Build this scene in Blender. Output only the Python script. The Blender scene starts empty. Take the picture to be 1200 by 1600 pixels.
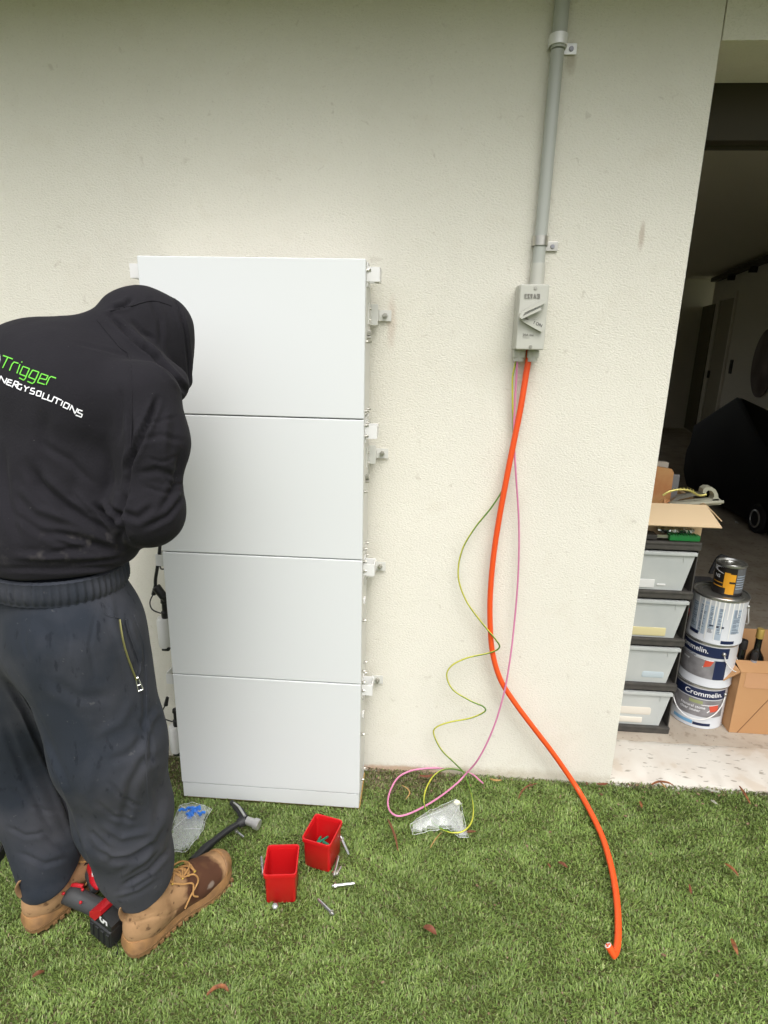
import bpy, bmesh, math, random
import numpy as np
from mathutils import Vector, Matrix
from mathutils.bvhtree import BVHTree
random.seed(7); rng = np.random.default_rng(7)
rad = math.radians
C = bpy.context.scene.collection

# ------------------------------------------------------------------ camera, sky, sun, exposure
CAM_D, CAM_H, FPX = 1.8, 1.465, 931.7
YAW, PIT, ROL = rad(-3.70), rad(15.92), rad(1.257)
def cam_axes():
    cy, sy = math.cos(YAW), math.sin(YAW)
    f = np.array([sy, cy, 0]); r = np.array([cy, -sy, 0]); u = np.array([0, 0, 1.])
    cp, sp = math.cos(PIT), math.sin(PIT)
    f2 = f*cp - u*sp; u2 = u*cp + f*sp
    cr, sr = math.cos(ROL), math.sin(ROL)
    return r*cr + u2*sr, u2*cr - r*sr, f2
CR, CU, CF = cam_axes()
CPOS = np.array([0, -CAM_D, CAM_H])
cam = bpy.data.cameras.new('camera'); camo = bpy.data.objects.new('camera', cam); C.objects.link(camo)
m = Matrix.Identity(4)
for i in range(3):
    m[i][0], m[i][1], m[i][2], m[i][3] = CR[i], CU[i], -CF[i], CPOS[i]
camo.matrix_world = m
cam.sensor_fit = 'HORIZONTAL'; cam.sensor_width = 36; cam.lens = 36*FPX/1200
cam.clip_start = 0.02; cam.clip_end = 4000
bpy.context.scene.camera = camo

SUN_EL, SUN_AZ = rad(60), rad(165)            # high and behind the camera, softened by cloud
w = bpy.data.worlds.new('World'); bpy.context.scene.world = w; w.use_nodes = True
nt = w.node_tree; bg = nt.nodes['Background']
sky = nt.nodes.new('ShaderNodeTexSky'); sky.sky_type = 'NISHITA'; sky.sun_disc = False
sky.sun_elevation = SUN_EL; sky.sun_rotation = SUN_AZ; sky.dust_density = 6; sky.air_density = 1.0
hs = nt.nodes.new('ShaderNodeHueSaturation'); hs.inputs['Saturation'].default_value = 0.22
nt.links.new(sky.outputs[0], hs.inputs['Color']); nt.links.new(hs.outputs[0], bg.inputs[0])
bg.inputs[1].default_value = 0.15
sl = bpy.data.lights.new('sun', 'SUN'); sl.energy = 0.5; sl.angle = rad(60); sl.color = (1, .98, .95)
so = bpy.data.objects.new('sun', sl); C.objects.link(so)
sd = Vector((math.sin(SUN_AZ)*math.cos(SUN_EL), math.cos(SUN_AZ)*math.cos(SUN_EL), math.sin(SUN_EL)))
so.rotation_euler = (-sd).to_track_quat('-Z', 'Y').to_euler(); so.location = (0, -3, 6)
sc = bpy.context.scene
sc.view_settings.view_transform = 'Standard'; sc.view_settings.look = 'None'
sc.view_settings.exposure = 0.78; sc.view_settings.gamma = 1
sc.render.engine = 'CYCLES'
sc.cycles.use_denoising = True; sc.cycles.max_bounces = 10; sc.cycles.diffuse_bounces = 8
sc.cycles.transparent_max_bounces = 12; sc.cycles.sample_clamp_indirect = 6

def at(x, y, Y):                                # photo pixel + depth of the plane it lies on -> world point
    d = CR*(x-600)/FPX - CU*(y-800)/FPX + CF
    t = (Y+CAM_D)/d[1]
    return CPOS + d*t
def on_ground(x, y, z=0.0):
    d = CR*(x-600)/FPX - CU*(y-800)/FPX + CF
    return CPOS + d*((z-CAM_H)/d[2])
def to_px(P):
    P = np.asarray(P, float) - CPOS
    z = P @ CF
    return np.stack([P @ CR/z*FPX+600, -(P @ CU)/z*FPX+800], -1)

# ------------------------------------------------------------------ materials
def srgb(r, g, b):
    return tuple(((c/255)/12.92 if c/255 <= .04045 else ((c/255+.055)/1.055)**2.4) for c in (r, g, b)) + (1,)
MATS = {}
def mat(name, col, rough=.6, metal=0, bump=None, var=None, spec=.5, trans=0, alpha=1, coat=0, sheen=0):
    """bump=(scale, strength, distance); var=(scale, amount, other colour)"""
    m = bpy.data.materials.new(name); m.use_nodes = True; n = m.node_tree.nodes; l = m.node_tree.links
    b = n['Principled BSDF']
    c = col if len(col) == 4 else tuple(col)+(1,)
    b.inputs['Base Color'].default_value = c
    b.inputs['Roughness'].default_value = rough; b.inputs['Metallic'].default_value = metal
    b.inputs['Specular IOR Level'].default_value = spec
    b.inputs['Transmission Weight'].default_value = trans; b.inputs['Alpha'].default_value = alpha
    b.inputs['Coat Weight'].default_value = coat
    b.inputs['Sheen Weight'].default_value = sheen
    tc = n.new('ShaderNodeTexCoord')
    if var:
        nz = n.new('ShaderNodeTexNoise'); nz.inputs['Scale'].default_value = var[0]; nz.inputs['Detail'].default_value = 6
        rp = n.new('ShaderNodeValToRGB'); rp.color_ramp.elements[0].position = .38; rp.color_ramp.elements[1].position = .68
        mx = n.new('ShaderNodeMix'); mx.data_type = 'RGBA'
        mp = n.new('ShaderNodeMath'); mp.operation = 'MULTIPLY'; mp.inputs[1].default_value = var[1]
        l.new(tc.outputs['Object'], nz.inputs['Vector']); l.new(nz.outputs['Fac'], rp.inputs[0])
        l.new(rp.outputs['Color'], mp.inputs[0]); l.new(mp.outputs[0], mx.inputs['Factor'])
        mx.inputs['A'].default_value = c
        v = var[2]; mx.inputs['B'].default_value = v if len(v) == 4 else tuple(v)+(1,)
        l.new(mx.outputs['Result'], b.inputs['Base Color'])
    if bump:
        nb = n.new('ShaderNodeTexNoise'); nb.inputs['Scale'].default_value = bump[0]; nb.inputs['Detail'].default_value = 4
        bp = n.new('ShaderNodeBump'); bp.inputs['Strength'].default_value = bump[1]; bp.inputs['Distance'].default_value = bump[2]
        l.new(tc.outputs['Object'], nb.inputs['Vector']); l.new(nb.outputs['Fac'], bp.inputs['Height'])
        l.new(bp.outputs[0], b.inputs['Normal'])
    MATS[name] = m
    return m
def nodes(m): return m.node_tree.nodes, m.node_tree.links, m.node_tree.nodes['Principled BSDF']

def mix_color(m, fac, a_sock_or_col, col):
    n, l, b = nodes(m); mx = n.new('ShaderNodeMix'); mx.data_type = 'RGBA'
    l.new(fac, mx.inputs['Factor'])
    if isinstance(a_sock_or_col, tuple): mx.inputs['A'].default_value = a_sock_or_col
    else: l.new(a_sock_or_col, mx.inputs['A'])
    mx.inputs['B'].default_value = col if len(col) == 4 else tuple(col)+(1,)
    return mx.outputs['Result']
def mask_noise(m, scale, lo, hi, detail=5, coord=None, distort=0):
    n, l, b = nodes(m); tc = n.new('ShaderNodeTexCoord'); nz = n.new('ShaderNodeTexNoise')
    nz.inputs['Scale'].default_value = scale; nz.inputs['Detail'].default_value = detail; nz.inputs['Distortion'].default_value = distort
    mr = n.new('ShaderNodeMapRange'); mr.inputs[1].default_value = lo; mr.inputs[2].default_value = hi
    l.new(coord or tc.outputs['Object'], nz.inputs['Vector']); l.new(nz.outputs['Fac'], mr.inputs[0])
    return mr.outputs[0]
def blob(m, centre, radii, soft=.5, wob=0.25, wscale=8):
    """1 inside an ellipsoid in object space with a ragged soft edge"""
    n, l, b = nodes(m); tc = n.new('ShaderNodeTexCoord'); mp = n.new('ShaderNodeMapping'); mp.vector_type = 'POINT'
    mp.inputs['Location'].default_value = tuple(-c/r for c, r in zip(centre, radii))
    mp.inputs['Scale'].default_value = tuple(1/r for r in radii)
    l.new(tc.outputs['Object'], mp.inputs['Vector'])
    ln = n.new('ShaderNodeVectorMath'); ln.operation = 'LENGTH'; l.new(mp.outputs[0], ln.inputs[0])
    nz = n.new('ShaderNodeTexNoise'); nz.inputs['Scale'].default_value = wscale; nz.inputs['Detail'].default_value = 5
    l.new(tc.outputs['Object'], nz.inputs['Vector'])
    mu = n.new('ShaderNodeMath'); mu.operation = 'MULTIPLY_ADD'; mu.inputs[1].default_value = wob*4; l.new(nz.outputs['Fac'], mu.inputs[0]); l.new(ln.outputs['Value'], mu.inputs[2])
    mr = n.new('ShaderNodeMapRange'); mr.inputs[1].default_value = 1+wob*2+soft/2; mr.inputs[2].default_value = 1+wob*2-soft/2
    l.new(mu.outputs[0], mr.inputs[0])
    return mr.outputs[0]
def mul(m, a, k):
    n, l, b = nodes(m); x = n.new('ShaderNodeMath'); x.operation = 'MULTIPLY'; l.new(a, x.inputs[0])
    if isinstance(k, (int, float)): x.inputs[1].default_value = k
    else: l.new(k, x.inputs[1])
    return x.outputs[0]

# ------------------------------------------------------------------ mesh helpers
class MB:
    def __init__(s): s.v = []; s.f = []; s.mi = []; s.cur = 0; s.bev = False
    def add(s, vs, fs, mi=None):
        o = len(s.v); s.v += [tuple(map(float, p)) for p in vs]
        s.f += [tuple(i+o for i in f) for f in fs]; s.mi += [s.cur if mi is None else mi]*len(fs); return s
    def box(s, lo, hi, bev=0, M=None, mi=None, seg=2):
        lo = Vector(lo); hi = Vector(hi); bm = bmesh.new(); bmesh.ops.create_cube(bm, size=1)
        c = (lo+hi)/2; d = hi-lo
        for v in bm.verts: v.co = Vector((v.co.x*d.x+c.x, v.co.y*d.y+c.y, v.co.z*d.z+c.z))
        if bev: s.bev = True; bmesh.ops.bevel(bm, geom=bm.edges[:], offset=bev, segments=seg, profile=.6, affect='EDGES')
        return s.bm(bm, M, mi)
    def bm(s, bm, M=None, mi=None):
        bm.verts.index_update()
        vs = [(M @ v.co if M else v.co) for v in bm.verts]; fs = [[v.index for v in f.verts] for f in bm.faces]
        bm.free(); return s.add(vs, fs, mi)
    def tube(s, pts, r, n=10, caps=True, closed=False, mi=None, twist=None, flat=1):
        P = [Vector(p) for p in pts]; rs = r if isinstance(r, (list, tuple, np.ndarray)) else [r]*len(P)
        vs = []; fs = []; mis = []
        up = None
        for i, p in enumerate(P):
            t = (P[min(i+1, len(P)-1)]-P[max(i-1, 0)]).normalized()
            if up is None:
                up = t.orthogonal().normalized()
            up = (up - t*up.dot(t)).normalized(); sd = t.cross(up)
            for k in range(n):
                a = 2*math.pi*k/n
                vs.append(p+(up*math.cos(a)+sd*math.sin(a)*flat)*rs[i])
        for i in range(len(P)-1):
            for k in range(n):
                k2 = (k+1) % n
                fs.append((i*n+k, i*n+k2, (i+1)*n+k2, (i+1)*n+k))
                mis.append((1 if ((k + (twist*i if twist else 0)) % n) < n*.42 else 0) if twist is not None else (s.cur if mi is None else mi))
        if caps:
            fs.append(tuple(range(n))[::-1]); fs.append(tuple((len(P)-1)*n+k for k in range(n))); mis += [s.cur if mi is None else mi]*2
        o = len(s.v); s.v += [tuple(p) for p in vs]; s.f += [tuple(i+o for i in f) for f in fs]; s.mi += mis; return s
    def cyl(s, a, b, r, r2=None, n=20, bev=0, mi=None):
        a = Vector(a); b = Vector(b); r2 = r if r2 is None else r2; d = (b-a)
        L = d.length; d = d.normalized()
        if bev:
            return s.tube([a, a, a+d*bev, b-d*bev, b, b] if 0 else [a, a+d*bev, b-d*bev, b], [r-bev, r, r2, r2-bev], n, True, mi=mi)
        return s.tube([a, b], [r, r2], n, True, mi=mi)
    def lathe(s, prof, M=None, n=32, mi=None, a0=0, a1=2*math.pi):
        vs = []; fs = []; full = abs(a1-a0-2*math.pi) < 1e-6; nn = n if full else n+1
        for r, z in prof:
            for k in range(nn):
                a = a0+(a1-a0)*k/n; v = Vector((r*math.cos(a), r*math.sin(a), z)); vs.append(M @ v if M else v)
        for i in range(len(prof)-1):
            for k in range(n):
                k2 = (k+1) % nn
                fs.append((i*nn+k, i*nn+k2, (i+1)*nn+k2, (i+1)*nn+k))
        if full and prof[0][0] > 1e-4: fs.append(tuple(range(nn))[::-1])
        if full and prof[-1][0] > 1e-4: fs.append(tuple((len(prof)-1)*nn+k for k in range(nn)))
        return s.add(vs, fs, mi)
    def prism(s, poly, d0, d1, fn, mi=None):
        """2D poly extruded between d0 and d1; fn(u, v, d) -> point"""
        n = len(poly); vs = [fn(u, v, d0) for u, v in poly]+[fn(u, v, d1) for u, v in poly]
        fs = [tuple(range(n))[::-1], tuple(range(n, 2*n))]+[(i, (i+1) % n, n+(i+1) % n, n+i) for i in range(n)]
        return s.add(vs, fs, mi)
    def sphere(s, c, r, M=None, n=12, mi=None):
        r = (r, r, r) if isinstance(r, (int, float)) else r
        vs = []; fs = []
        for i in range(n+1):
            th = math.pi*i/n
            for k in range(2*n):
                ph = math.pi*k/n; v = Vector((math.sin(th)*math.cos(ph)*r[0], math.sin(th)*math.sin(ph)*r[1], math.cos(th)*r[2]))
                vs.append((M @ v if M else v)+Vector(c))
        for i in range(n):
            for k in range(2*n):
                k2 = (k+1) % (2*n); fs.append((i*2*n+k, (i+1)*2*n+k, (i+1)*2*n+k2, i*2*n+k2))
        return s.add(vs, fs, mi)
    def build(s, name, mats, parent=None, smooth=True, sharp=35, origin=None):
        me = bpy.data.meshes.new(name)
        vs = s.v
        if origin is not None: vs = [(x-origin[0], y-origin[1], z-origin[2]) for x, y, z in vs]
        me.from_pydata(vs, [], s.f)
        mats = mats if isinstance(mats, (list, tuple)) else [mats]
        for mm in mats: me.materials.append(mm)
        me.polygons.foreach_set('material_index', s.mi); 
        bm = bmesh.new(); bm.from_mesh(me)
        bmesh.ops.remove_doubles(bm, verts=bm.verts[:], dist=1e-6)
        bmesh.ops.recalc_face_normals(bm, faces=bm.faces[:]); bm.to_mesh(me); bm.free()
        if smooth:
            me.polygons.foreach_set('use_smooth', [True]*len(me.polygons))
            me.set_sharp_from_angle(angle=rad(sharp))
        me.update()
        o = bpy.data.objects.new(name, me); C.objects.link(o)
        if s.bev and smooth:
            wn = o.modifiers.new('wn', 'WEIGHTED_NORMAL'); wn.keep_sharp = True; wn.weight = 100
        if origin is not None: o.location = origin
        if parent: o.parent = parent
        return o

def tag(o, label=None, cat=None, group=None, kind=None):
    if label: o['label'] = label
    if cat: o['category'] = cat
    if group: o['group'] = group
    if kind: o['kind'] = kind
    return o
def empty(name, label, cat, loc=(0, 0, 0), group=None, rz=0):
    o = bpy.data.objects.new(name, None); C.objects.link(o); o.location = loc; o.rotation_euler = (0, 0, rz)
    o.empty_display_size = .1
    return tag(o, label, cat, group)
def under(o, parent):                           # parent a part whose mesh is in world coordinates
    o.parent = parent
    o.matrix_parent_inverse = Matrix.Translation(-Vector(parent.location)) if abs(parent.rotation_euler[2]) < 1e-9 else (Matrix.Translation(parent.location) @ Matrix.Rotation(parent.rotation_euler[2], 4, 'Z')).inverted()
    return o
def smooth_path(pts, n=8):                      # Catmull-Rom
    P = [np.array(p, float) for p in pts]; out = []
    for i in range(len(P)-1):
        p0 = P[max(i-1, 0)]; p1 = P[i]; p2 = P[i+1]; p3 = P[min(i+2, len(P)-1)]
        for k in range(n):
            t = k/n; out.append(.5*((2*p1)+(-p0+p2)*t+(2*p0-5*p1+4*p2-p3)*t*t+(-p0+3*p1-3*p2+p3)*t**3))
    out.append(P[-1]); return out
def text_geo(txt, size=1, bold=0.0):
    cu = bpy.data.curves.new('t', 'FONT'); cu.body = txt; cu.size = size; cu.offset = bold*size; cu.resolution_u = 3
    ob = bpy.data.objects.new('t', cu); C.objects.link(ob); bpy.context.view_layer.update()
    dg = bpy.context.evaluated_depsgraph_get(); me = bpy.data.meshes.new_from_object(ob.evaluated_get(dg))
    vs = [tuple(v.co) for v in me.vertices]; fs = [tuple(p.vertices) for p in me.polygons]
    bpy.data.objects.remove(ob); bpy.data.curves.remove(cu); bpy.data.meshes.remove(me)
    return vs, fs

# ------------------------------------------------------------------ signed distance modelling -> one continuous mesh
class SDF:
    def __init__(s, lo, hi, h):
        s.h = h; s.lo = np.array(lo, float); n = np.ceil((np.array(hi)-s.lo)/h).astype(int)+1; s.n = n
        s.g = np.full(n, .2, np.float32)
        s.ax = [s.lo[i]+h*np.arange(n[i]) for i in range(3)]
    def _win(s, lo, hi):
        a = np.clip(np.floor((np.array(lo)-s.lo)/s.h).astype(int), 0, s.n); b = np.clip(np.ceil((np.array(hi)-s.lo)/s.h).astype(int)+1, 0, s.n)
        sl = tuple(slice(x, y) for x, y in zip(a, b))
        X = np.meshgrid(*[s.ax[i][sl[i]] for i in range(3)], indexing='ij')
        return sl, np.stack(X, -1)
    def _put(s, sl, d, k, op):
        g = s.g[sl]; d = d.astype(np.float32)
        if g.size == 0: return
        if op == 'add':
            if k > 0:
                h = np.clip(.5+.5*(g-d)/k, 0, 1); s.g[sl] = g*(1-h)+d*h-k*h*(1-h)
            else: s.g[sl] = np.minimum(g, d)
        else:
            if k > 0:
                h = np.clip(.5-.5*(g+d)/k, 0, 1); s.g[sl] = g*(1-h)-d*h+k*h*(1-h)
            else: s.g[sl] = np.maximum(g, -d)
    def cap(s, a, b, ra, rb=None, k=.03, op='add', L=None, fl=1.0):
        """tapered capsule; L = axis along which the section is multiplied by fl"""
        a = np.array(a, float); b = np.array(b, float); rb = ra if rb is None else rb
        R = max(ra, rb)*max(1, fl)+k+.03
        sl, P = s._win(np.minimum(a, b)-R, np.maximum(a, b)+R)
        ab = b-a; t = np.clip(((P-a)@ab)/(ab@ab), 0, 1); q = P-a-t[..., None]*ab
        r = ra+(rb-ra)*t
        if L is not None:
            L = np.array(L, float); L = L/np.linalg.norm(L); u = q@L
            q2 = q-(u*(1-1/fl))[..., None]*L
            d0 = np.linalg.norm(q2, axis=-1); d = (d0-r)*(1 if fl < 1 else 1)
        else: d = np.linalg.norm(q, axis=-1)-r
        s._put(sl, d, k, op); return s
    def ell(s, c, r, A=None, k=.03, op='add'):
        c = np.array(c, float); r = np.array(r, float); A = np.eye(3) if A is None else np.array(A, float)
        R = max(r)+k+.03; sl, P = s._win(c-R, c+R); q = (P-c)@A.T
        k0 = np.linalg.norm(q/r, axis=-1); k1 = np.linalg.norm(q/(r*r), axis=-1)+1e-9
        s._put(sl, k0*(k0-1)/k1, k, op); return s
    def plane(s, p, n, k=.01):                   # removes the side the normal points to
        n = np.array(n, float); n /= np.linalg.norm(n); sl, P = s._win(s.lo-1, s.lo+s.n*s.h+1)
        s._put(sl, -((P-np.array(p))@n), k, 'sub'); return s
    def mesh(s):
        g = s.g; N = g.shape; ins = g < 0
        cnt = np.zeros(tuple(n-1 for n in N), np.float32); acc = np.zeros(cnt.shape+(3,), np.float32)
        edges = []
        for ax in range(3):
            sa = [slice(None)]*3; sb = [slice(None)]*3; sa[ax] = slice(0, -1); sb[ax] = slice(1, None)
            a = g[tuple(sa)]; b = g[tuple(sb)]; cr = (ins[tuple(sa)] != ins[tuple(sb)])
            idx = np.argwhere(cr); va = a[cr]; vb = b[cr]; t = va/(va-vb)
            pos = idx.astype(np.float32); pos[:, ax] += t
            o1, o2 = [i for i in range(3) if i != ax]
            for d1 in (0, -1):
                for d2 in (0, -1):
                    ci = idx.copy(); ci[:, o1] += d1; ci[:, o2] += d2
                    ok = np.all((ci >= 0) & (ci < np.array(cnt.shape)), axis=1)
                    c = ci[ok]; np.add.at(cnt, tuple(c.T), 1); np.add.at(acc, tuple(c.T), pos[ok])
            edges.append((ax, idx, va < 0))
        used = cnt > 0; vid = np.full(cnt.shape, -1, np.int64); vid[used] = np.arange(used.sum())
        V = acc[used]/cnt[used][:, None]*s.h+s.lo
        F = []
        for ax, idx, neg in edges:
            o1, o2 = [(1, 2), (2, 0), (0, 1)][ax]
            ok = (idx[:, o1] > 0) & (idx[:, o2] > 0) & (idx[:, o1] < N[o1]-1) & (idx[:, o2] < N[o2]-1)
            idx = idx[ok]; neg = neg[ok]
            def cid(d1, d2):
                c = idx.copy(); c[:, o1] += d1; c[:, o2] += d2; return vid[tuple(c.T)]
            q = np.stack([cid(-1, -1), cid(0, -1), cid(0, 0), cid(-1, 0)], 1)
            q[~neg] = q[~neg][:, ::-1]; F.append(q)
        return V.astype(float), np.concatenate(F)
def vnormals(V, F):
    n = np.cross(V[F[:, 2]]-V[F[:, 0]], V[F[:, 3]]-V[F[:, 1]]); N = np.zeros_like(V)
    for k in range(4): np.add.at(N, F[:, k], n)
    return N/(np.linalg.norm(N, axis=1)[:, None]+1e-12)
def relax(V, F, it=2, lam=.5):
    E = np.concatenate([F[:, [0, 1]], F[:, [1, 2]], F[:, [2, 3]], F[:, [3, 0]]])
    cnt = np.zeros(len(V)); np.add.at(cnt, E[:, 0], 1); np.add.at(cnt, E[:, 1], 1)
    for _ in range(it):
        A = np.zeros_like(V); np.add.at(A, E[:, 0], V[E[:, 1]]); np.add.at(A, E[:, 1], V[E[:, 0]])
        V = V*(1-lam)+A/cnt[:, None]*lam
    return V
def folds(V, F, lines, amp=1.0):
    """press or raise cloth folds; lines are (polyline in photo pixels, width px, height m) on the side seen"""
    N = vnormals(V, F); px = to_px(V); view = CPOS-V; view /= np.linalg.norm(view, axis=1)[:, None]
    face = np.clip((N*view).sum(1)*2.2, 0, 1); D = np.zeros(len(V))
    for pl, wd, hgt in lines:
        pl = np.array(pl, float); best = np.full(len(V), 1e9); tt = np.zeros(len(V))
        Ls = np.linalg.norm(np.diff(pl, axis=0), axis=1); tot = Ls.sum(); acc = 0
        for i in range(len(pl)-1):
            a = pl[i]; ab = pl[i+1]-a; t = np.clip(((px-a)@ab)/(ab@ab), 0, 1); d = np.linalg.norm(px-a-t[:, None]*ab, axis=1)
            mm = d < best; best[mm] = d[mm]; tt[mm] = ((acc+t*Ls[i])/tot)[mm]; acc += Ls[i]
        taper = np.clip(np.minimum(tt, 1-tt)*5+.15, 0, 1)
        w2 = wd*.78
        D += (hgt*np.exp(-(best/w2)**2)-.42*hgt*np.exp(-((best-2*w2)/w2)**2))*taper
    return V+N*(D*face*amp)[:, None]
def cloth_noise(V, F, amp, scale, seed=0):
    r = np.random.default_rng(seed); N = vnormals(V, F); D = np.zeros(len(V))
    for i in range(14):
        k = r.normal(size=3); k /= np.linalg.norm(k); f = scale*(.6+1.6*r.random()); k[2] *= .6
        D += np.sin((V@k)*f+r.random()*6.28+1.5*np.sin((V@np.roll(k, 1))*f*.5))/f*scale
    return V+N*(D*amp/4)[:, None]
def np_obj(name, V, F, mats, parent=None, smooth=True):
    me = bpy.data.meshes.new(name); me.from_pydata(V.tolist(), [], F.tolist())
    for mm in (mats if isinstance(mats, (list, tuple)) else [mats]): me.materials.append(mm)
    if smooth: me.polygons.foreach_set('use_smooth', [True]*len(me.polygons))
    me.update(); o = bpy.data.objects.new(name, me); C.objects.link(o)
    if parent: under(o, parent)
    return o
def nrm(v): v = np.array(v, float); return v/np.linalg.norm(v)

exec_sections = []
# ================================================================== SETTING
M_ground = mat('ground_mat', srgb(70, 82, 42), .95, bump=(60, .8, .01), var=(30, .9, srgb(58, 50, 36)))
MB().add([(-2000, -2000, -.035), (2000, -2000, -.035), (2000, 2000, -.035), (-2000, 2000, -.035)], [(0, 1, 2, 3)]).build('ground', M_ground)['kind'] = 'structure'

# stucco
M_st = mat('stucco', srgb(232, 229, 217), .92, spec=.25)
n, l, b = nodes(M_st)
tc = n.new('ShaderNodeTexCoord')
mpg = n.new('ShaderNodeMapping'); mpg.inputs['Rotation'].default_value = (0, rad(-22), 0); mpg.inputs['Scale'].default_value = (.8, 1, 1.25)
l.new(tc.outputs['Object'], mpg.inputs['Vector'])
n1 = n.new('ShaderNodeTexNoise'); n1.inputs['Scale'].default_value = 205; n1.inputs['Detail'].default_value = 3; n1.inputs['Roughness'].default_value = .6; n1.inputs['Distortion'].default_value = .35
l.new(mpg.outputs[0], n1.inputs['Vector'])
n2 = n.new('ShaderNodeTexNoise'); n2.inputs['Scale'].default_value = 14; n2.inputs['Detail'].default_value = 2
l.new(tc.outputs['Object'], n2.inputs['Vector'])
rp = n.new('ShaderNodeMapRange'); rp.inputs[1].default_value = .36; rp.inputs[2].default_value = .62; l.new(n1.outputs['Fac'], rp.inputs[0])
ad = n.new('ShaderNodeMath'); ad.operation = 'MULTIPLY_ADD'; l.new(n2.outputs['Fac'], ad.inputs[0]); ad.inputs[1].default_value = .25; l.new(rp.outputs[0], ad.inputs[2])
bp = n.new('ShaderNodeBump'); bp.inputs['Strength'].default_value = .55; bp.inputs['Distance'].default_value = .0022
l.new(ad.outputs[0], bp.inputs['Height']); l.new(bp.outputs[0], b.inputs['Normal'])
big = mask_noise(M_st, 1.7, .35, .75)
c1 = mix_color(M_st, mul(M_st, big, .8), srgb(232, 229, 217), srgb(225, 222, 209))
pit = n.new('ShaderNodeMapRange'); pit.inputs[1].default_value = .42; pit.inputs[2].default_value = .30; l.new(n1.outputs['Fac'], pit.inputs[0])
c1 = mix_color(M_st, mul(M_st, pit.outputs[0], .22), c1, srgb(176, 170, 152))
st = at(1003, 368, 0)
c1 = mix_color(M_st, mul(M_st, blob(M_st, (st[0], 0, st[2]), (.007, .4, .032), .9, .3, 60), .4), c1, srgb(150, 118, 92))
s2 = at(892, 92, 0)
c1 = mix_color(M_st, mul(M_st, blob(M_st, (s2[0], 0, s2[2]), (.012, .4, .03), .9, .3, 60), .4), c1, srgb(140, 120, 90))
s3 = at(640, 1205, 0)
c1 = mix_color(M_st, mul(M_st, blob(M_st, (s3[0]-.03, 0, -.004), (.17, .4, .014), .6, .25, 30), .8), c1, srgb(205, 165, 138))
for q_ in range(3):
    c1 = mix_color(M_st, mul(M_st, mask_noise(M_st, (2.6, 9, 34)[q_], (.5, .56, .66)[q_], (.8, .75, .74)[q_], 8, None, .6), (.35, .22, .3)[q_]), c1, (srgb(213, 209, 197), srgb(214, 207, 190), srgb(170, 160, 142))[q_])
for q_, (sx_, sz_, rx_, rz_) in enumerate(((.12, 0, .25, .02), (.45, 0, .3, .028), (-1.0, .02, .2, .05))):
    c1 = mix_color(M_st, mul(M_st, blob(M_st, (sx_, 0, sz_), (rx_, .4, rz_), .9, .3, 40), .4), c1, srgb(176, 164, 138))
s4 = at(612, 505, 0)
c1 = mix_color(M_st, mul(M_st, blob(M_st, (s4[0], 0, s4[2]), (.012, .4, .06), .9, .3, 40), .3), c1, srgb(190, 160, 140))
l.new(c1, b.inputs['Base Color'])

WX = .697; WT = .26; LZ = 2.204
M_int = mat('interior_paint', srgb(228, 224, 212), .8, bump=(20, .1, .002))
M_ceil = mat('ceiling_paint', srgb(232, 228, 210), .85)
M_lint = mat('dark_timber', srgb(52, 46, 30), .7)
M_sof = mat('soffit_paint', srgb(120, 118, 92), .8)
house = empty('house', 'cream stucco house wall with an open dark garage doorway at its right', 'house', (0, 0, 0))
under(MB().box((-9, 0, -.06), (WX, WT, 2.62), .004).build('wall', M_st), house)
under(MB().box((WX+.003, .003, LZ), (9, WT, 2.62), .003).build('lintel', [M_st]), house)
o = under(MB().box((WX-.3, WT+.002, LZ-.145), (9, WT+.05, LZ+.30)).box((WX-.3, WT+.05, LZ-.155), (9, WT+.062, LZ-.135)).build('door_head', M_lint), house)
under(MB().box((-9.4, -.42, 2.40), (9.4, -.004, 2.44)).box((-9.4, -.46, 2.38), (9.4, -.422, 2.80)).build('eave', M_sof), house)
under(MB().box((-9.4, -.56, 2.68), (9.4, -.462, 2.80), .01).build('gutter', M_sof), house)
under(MB().box((-9.4, -.55, 2.81), (9.4, 10.4, 2.9)).build('roof', mat('roof_sheet', srgb(90, 92, 95), .5)), house)
# garage room
GZ = 2.66
under(MB().box((-1.6, WT+.063, GZ), (6.9, 10.2, GZ+.04)).build('ceiling', M_ceil), house)
bw = MB().box((-1.6, 10.0, -.05), (-1.2, 10.2, GZ)).box((2.6, 10.0, -.05), (6.9, 10.2, GZ)).box((-1.2, 10.0, -.05), (2.6, 10.2, .7)).box((-1.2, 10.0, 2.35), (2.6, 10.2, GZ))  # back wall left open for an added window that lets daylight in
under(bw.build('interior_wall', M_int), house)
wf = MB()
for a_ in (-1.2, .05, 1.3, 2.55): wf.box((a_, 10.05, .7), (a_+.05, 10.12, 2.35))
wf = under(wf.box((-1.15, 10.06, .7), (2.55, 10.11, .75)).box((-1.15, 10.06, 2.3), (2.55, 10.11, 2.35)).build('added_window', M_int), house)  # invented window, out of view, there to brighten the garage
wp_ = MB().box((-1.15, 10.08, .75), (2.55, 10.085, 2.3)).build('added_pane', mat('added_window_glass', (1, 1, 1), .05, alpha=.12)); wp_.parent = wf
under(MB().box((-1.8, WT, -.05), (-1.6, 10.2, GZ)).build('interior_wall', M_int), house)
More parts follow.
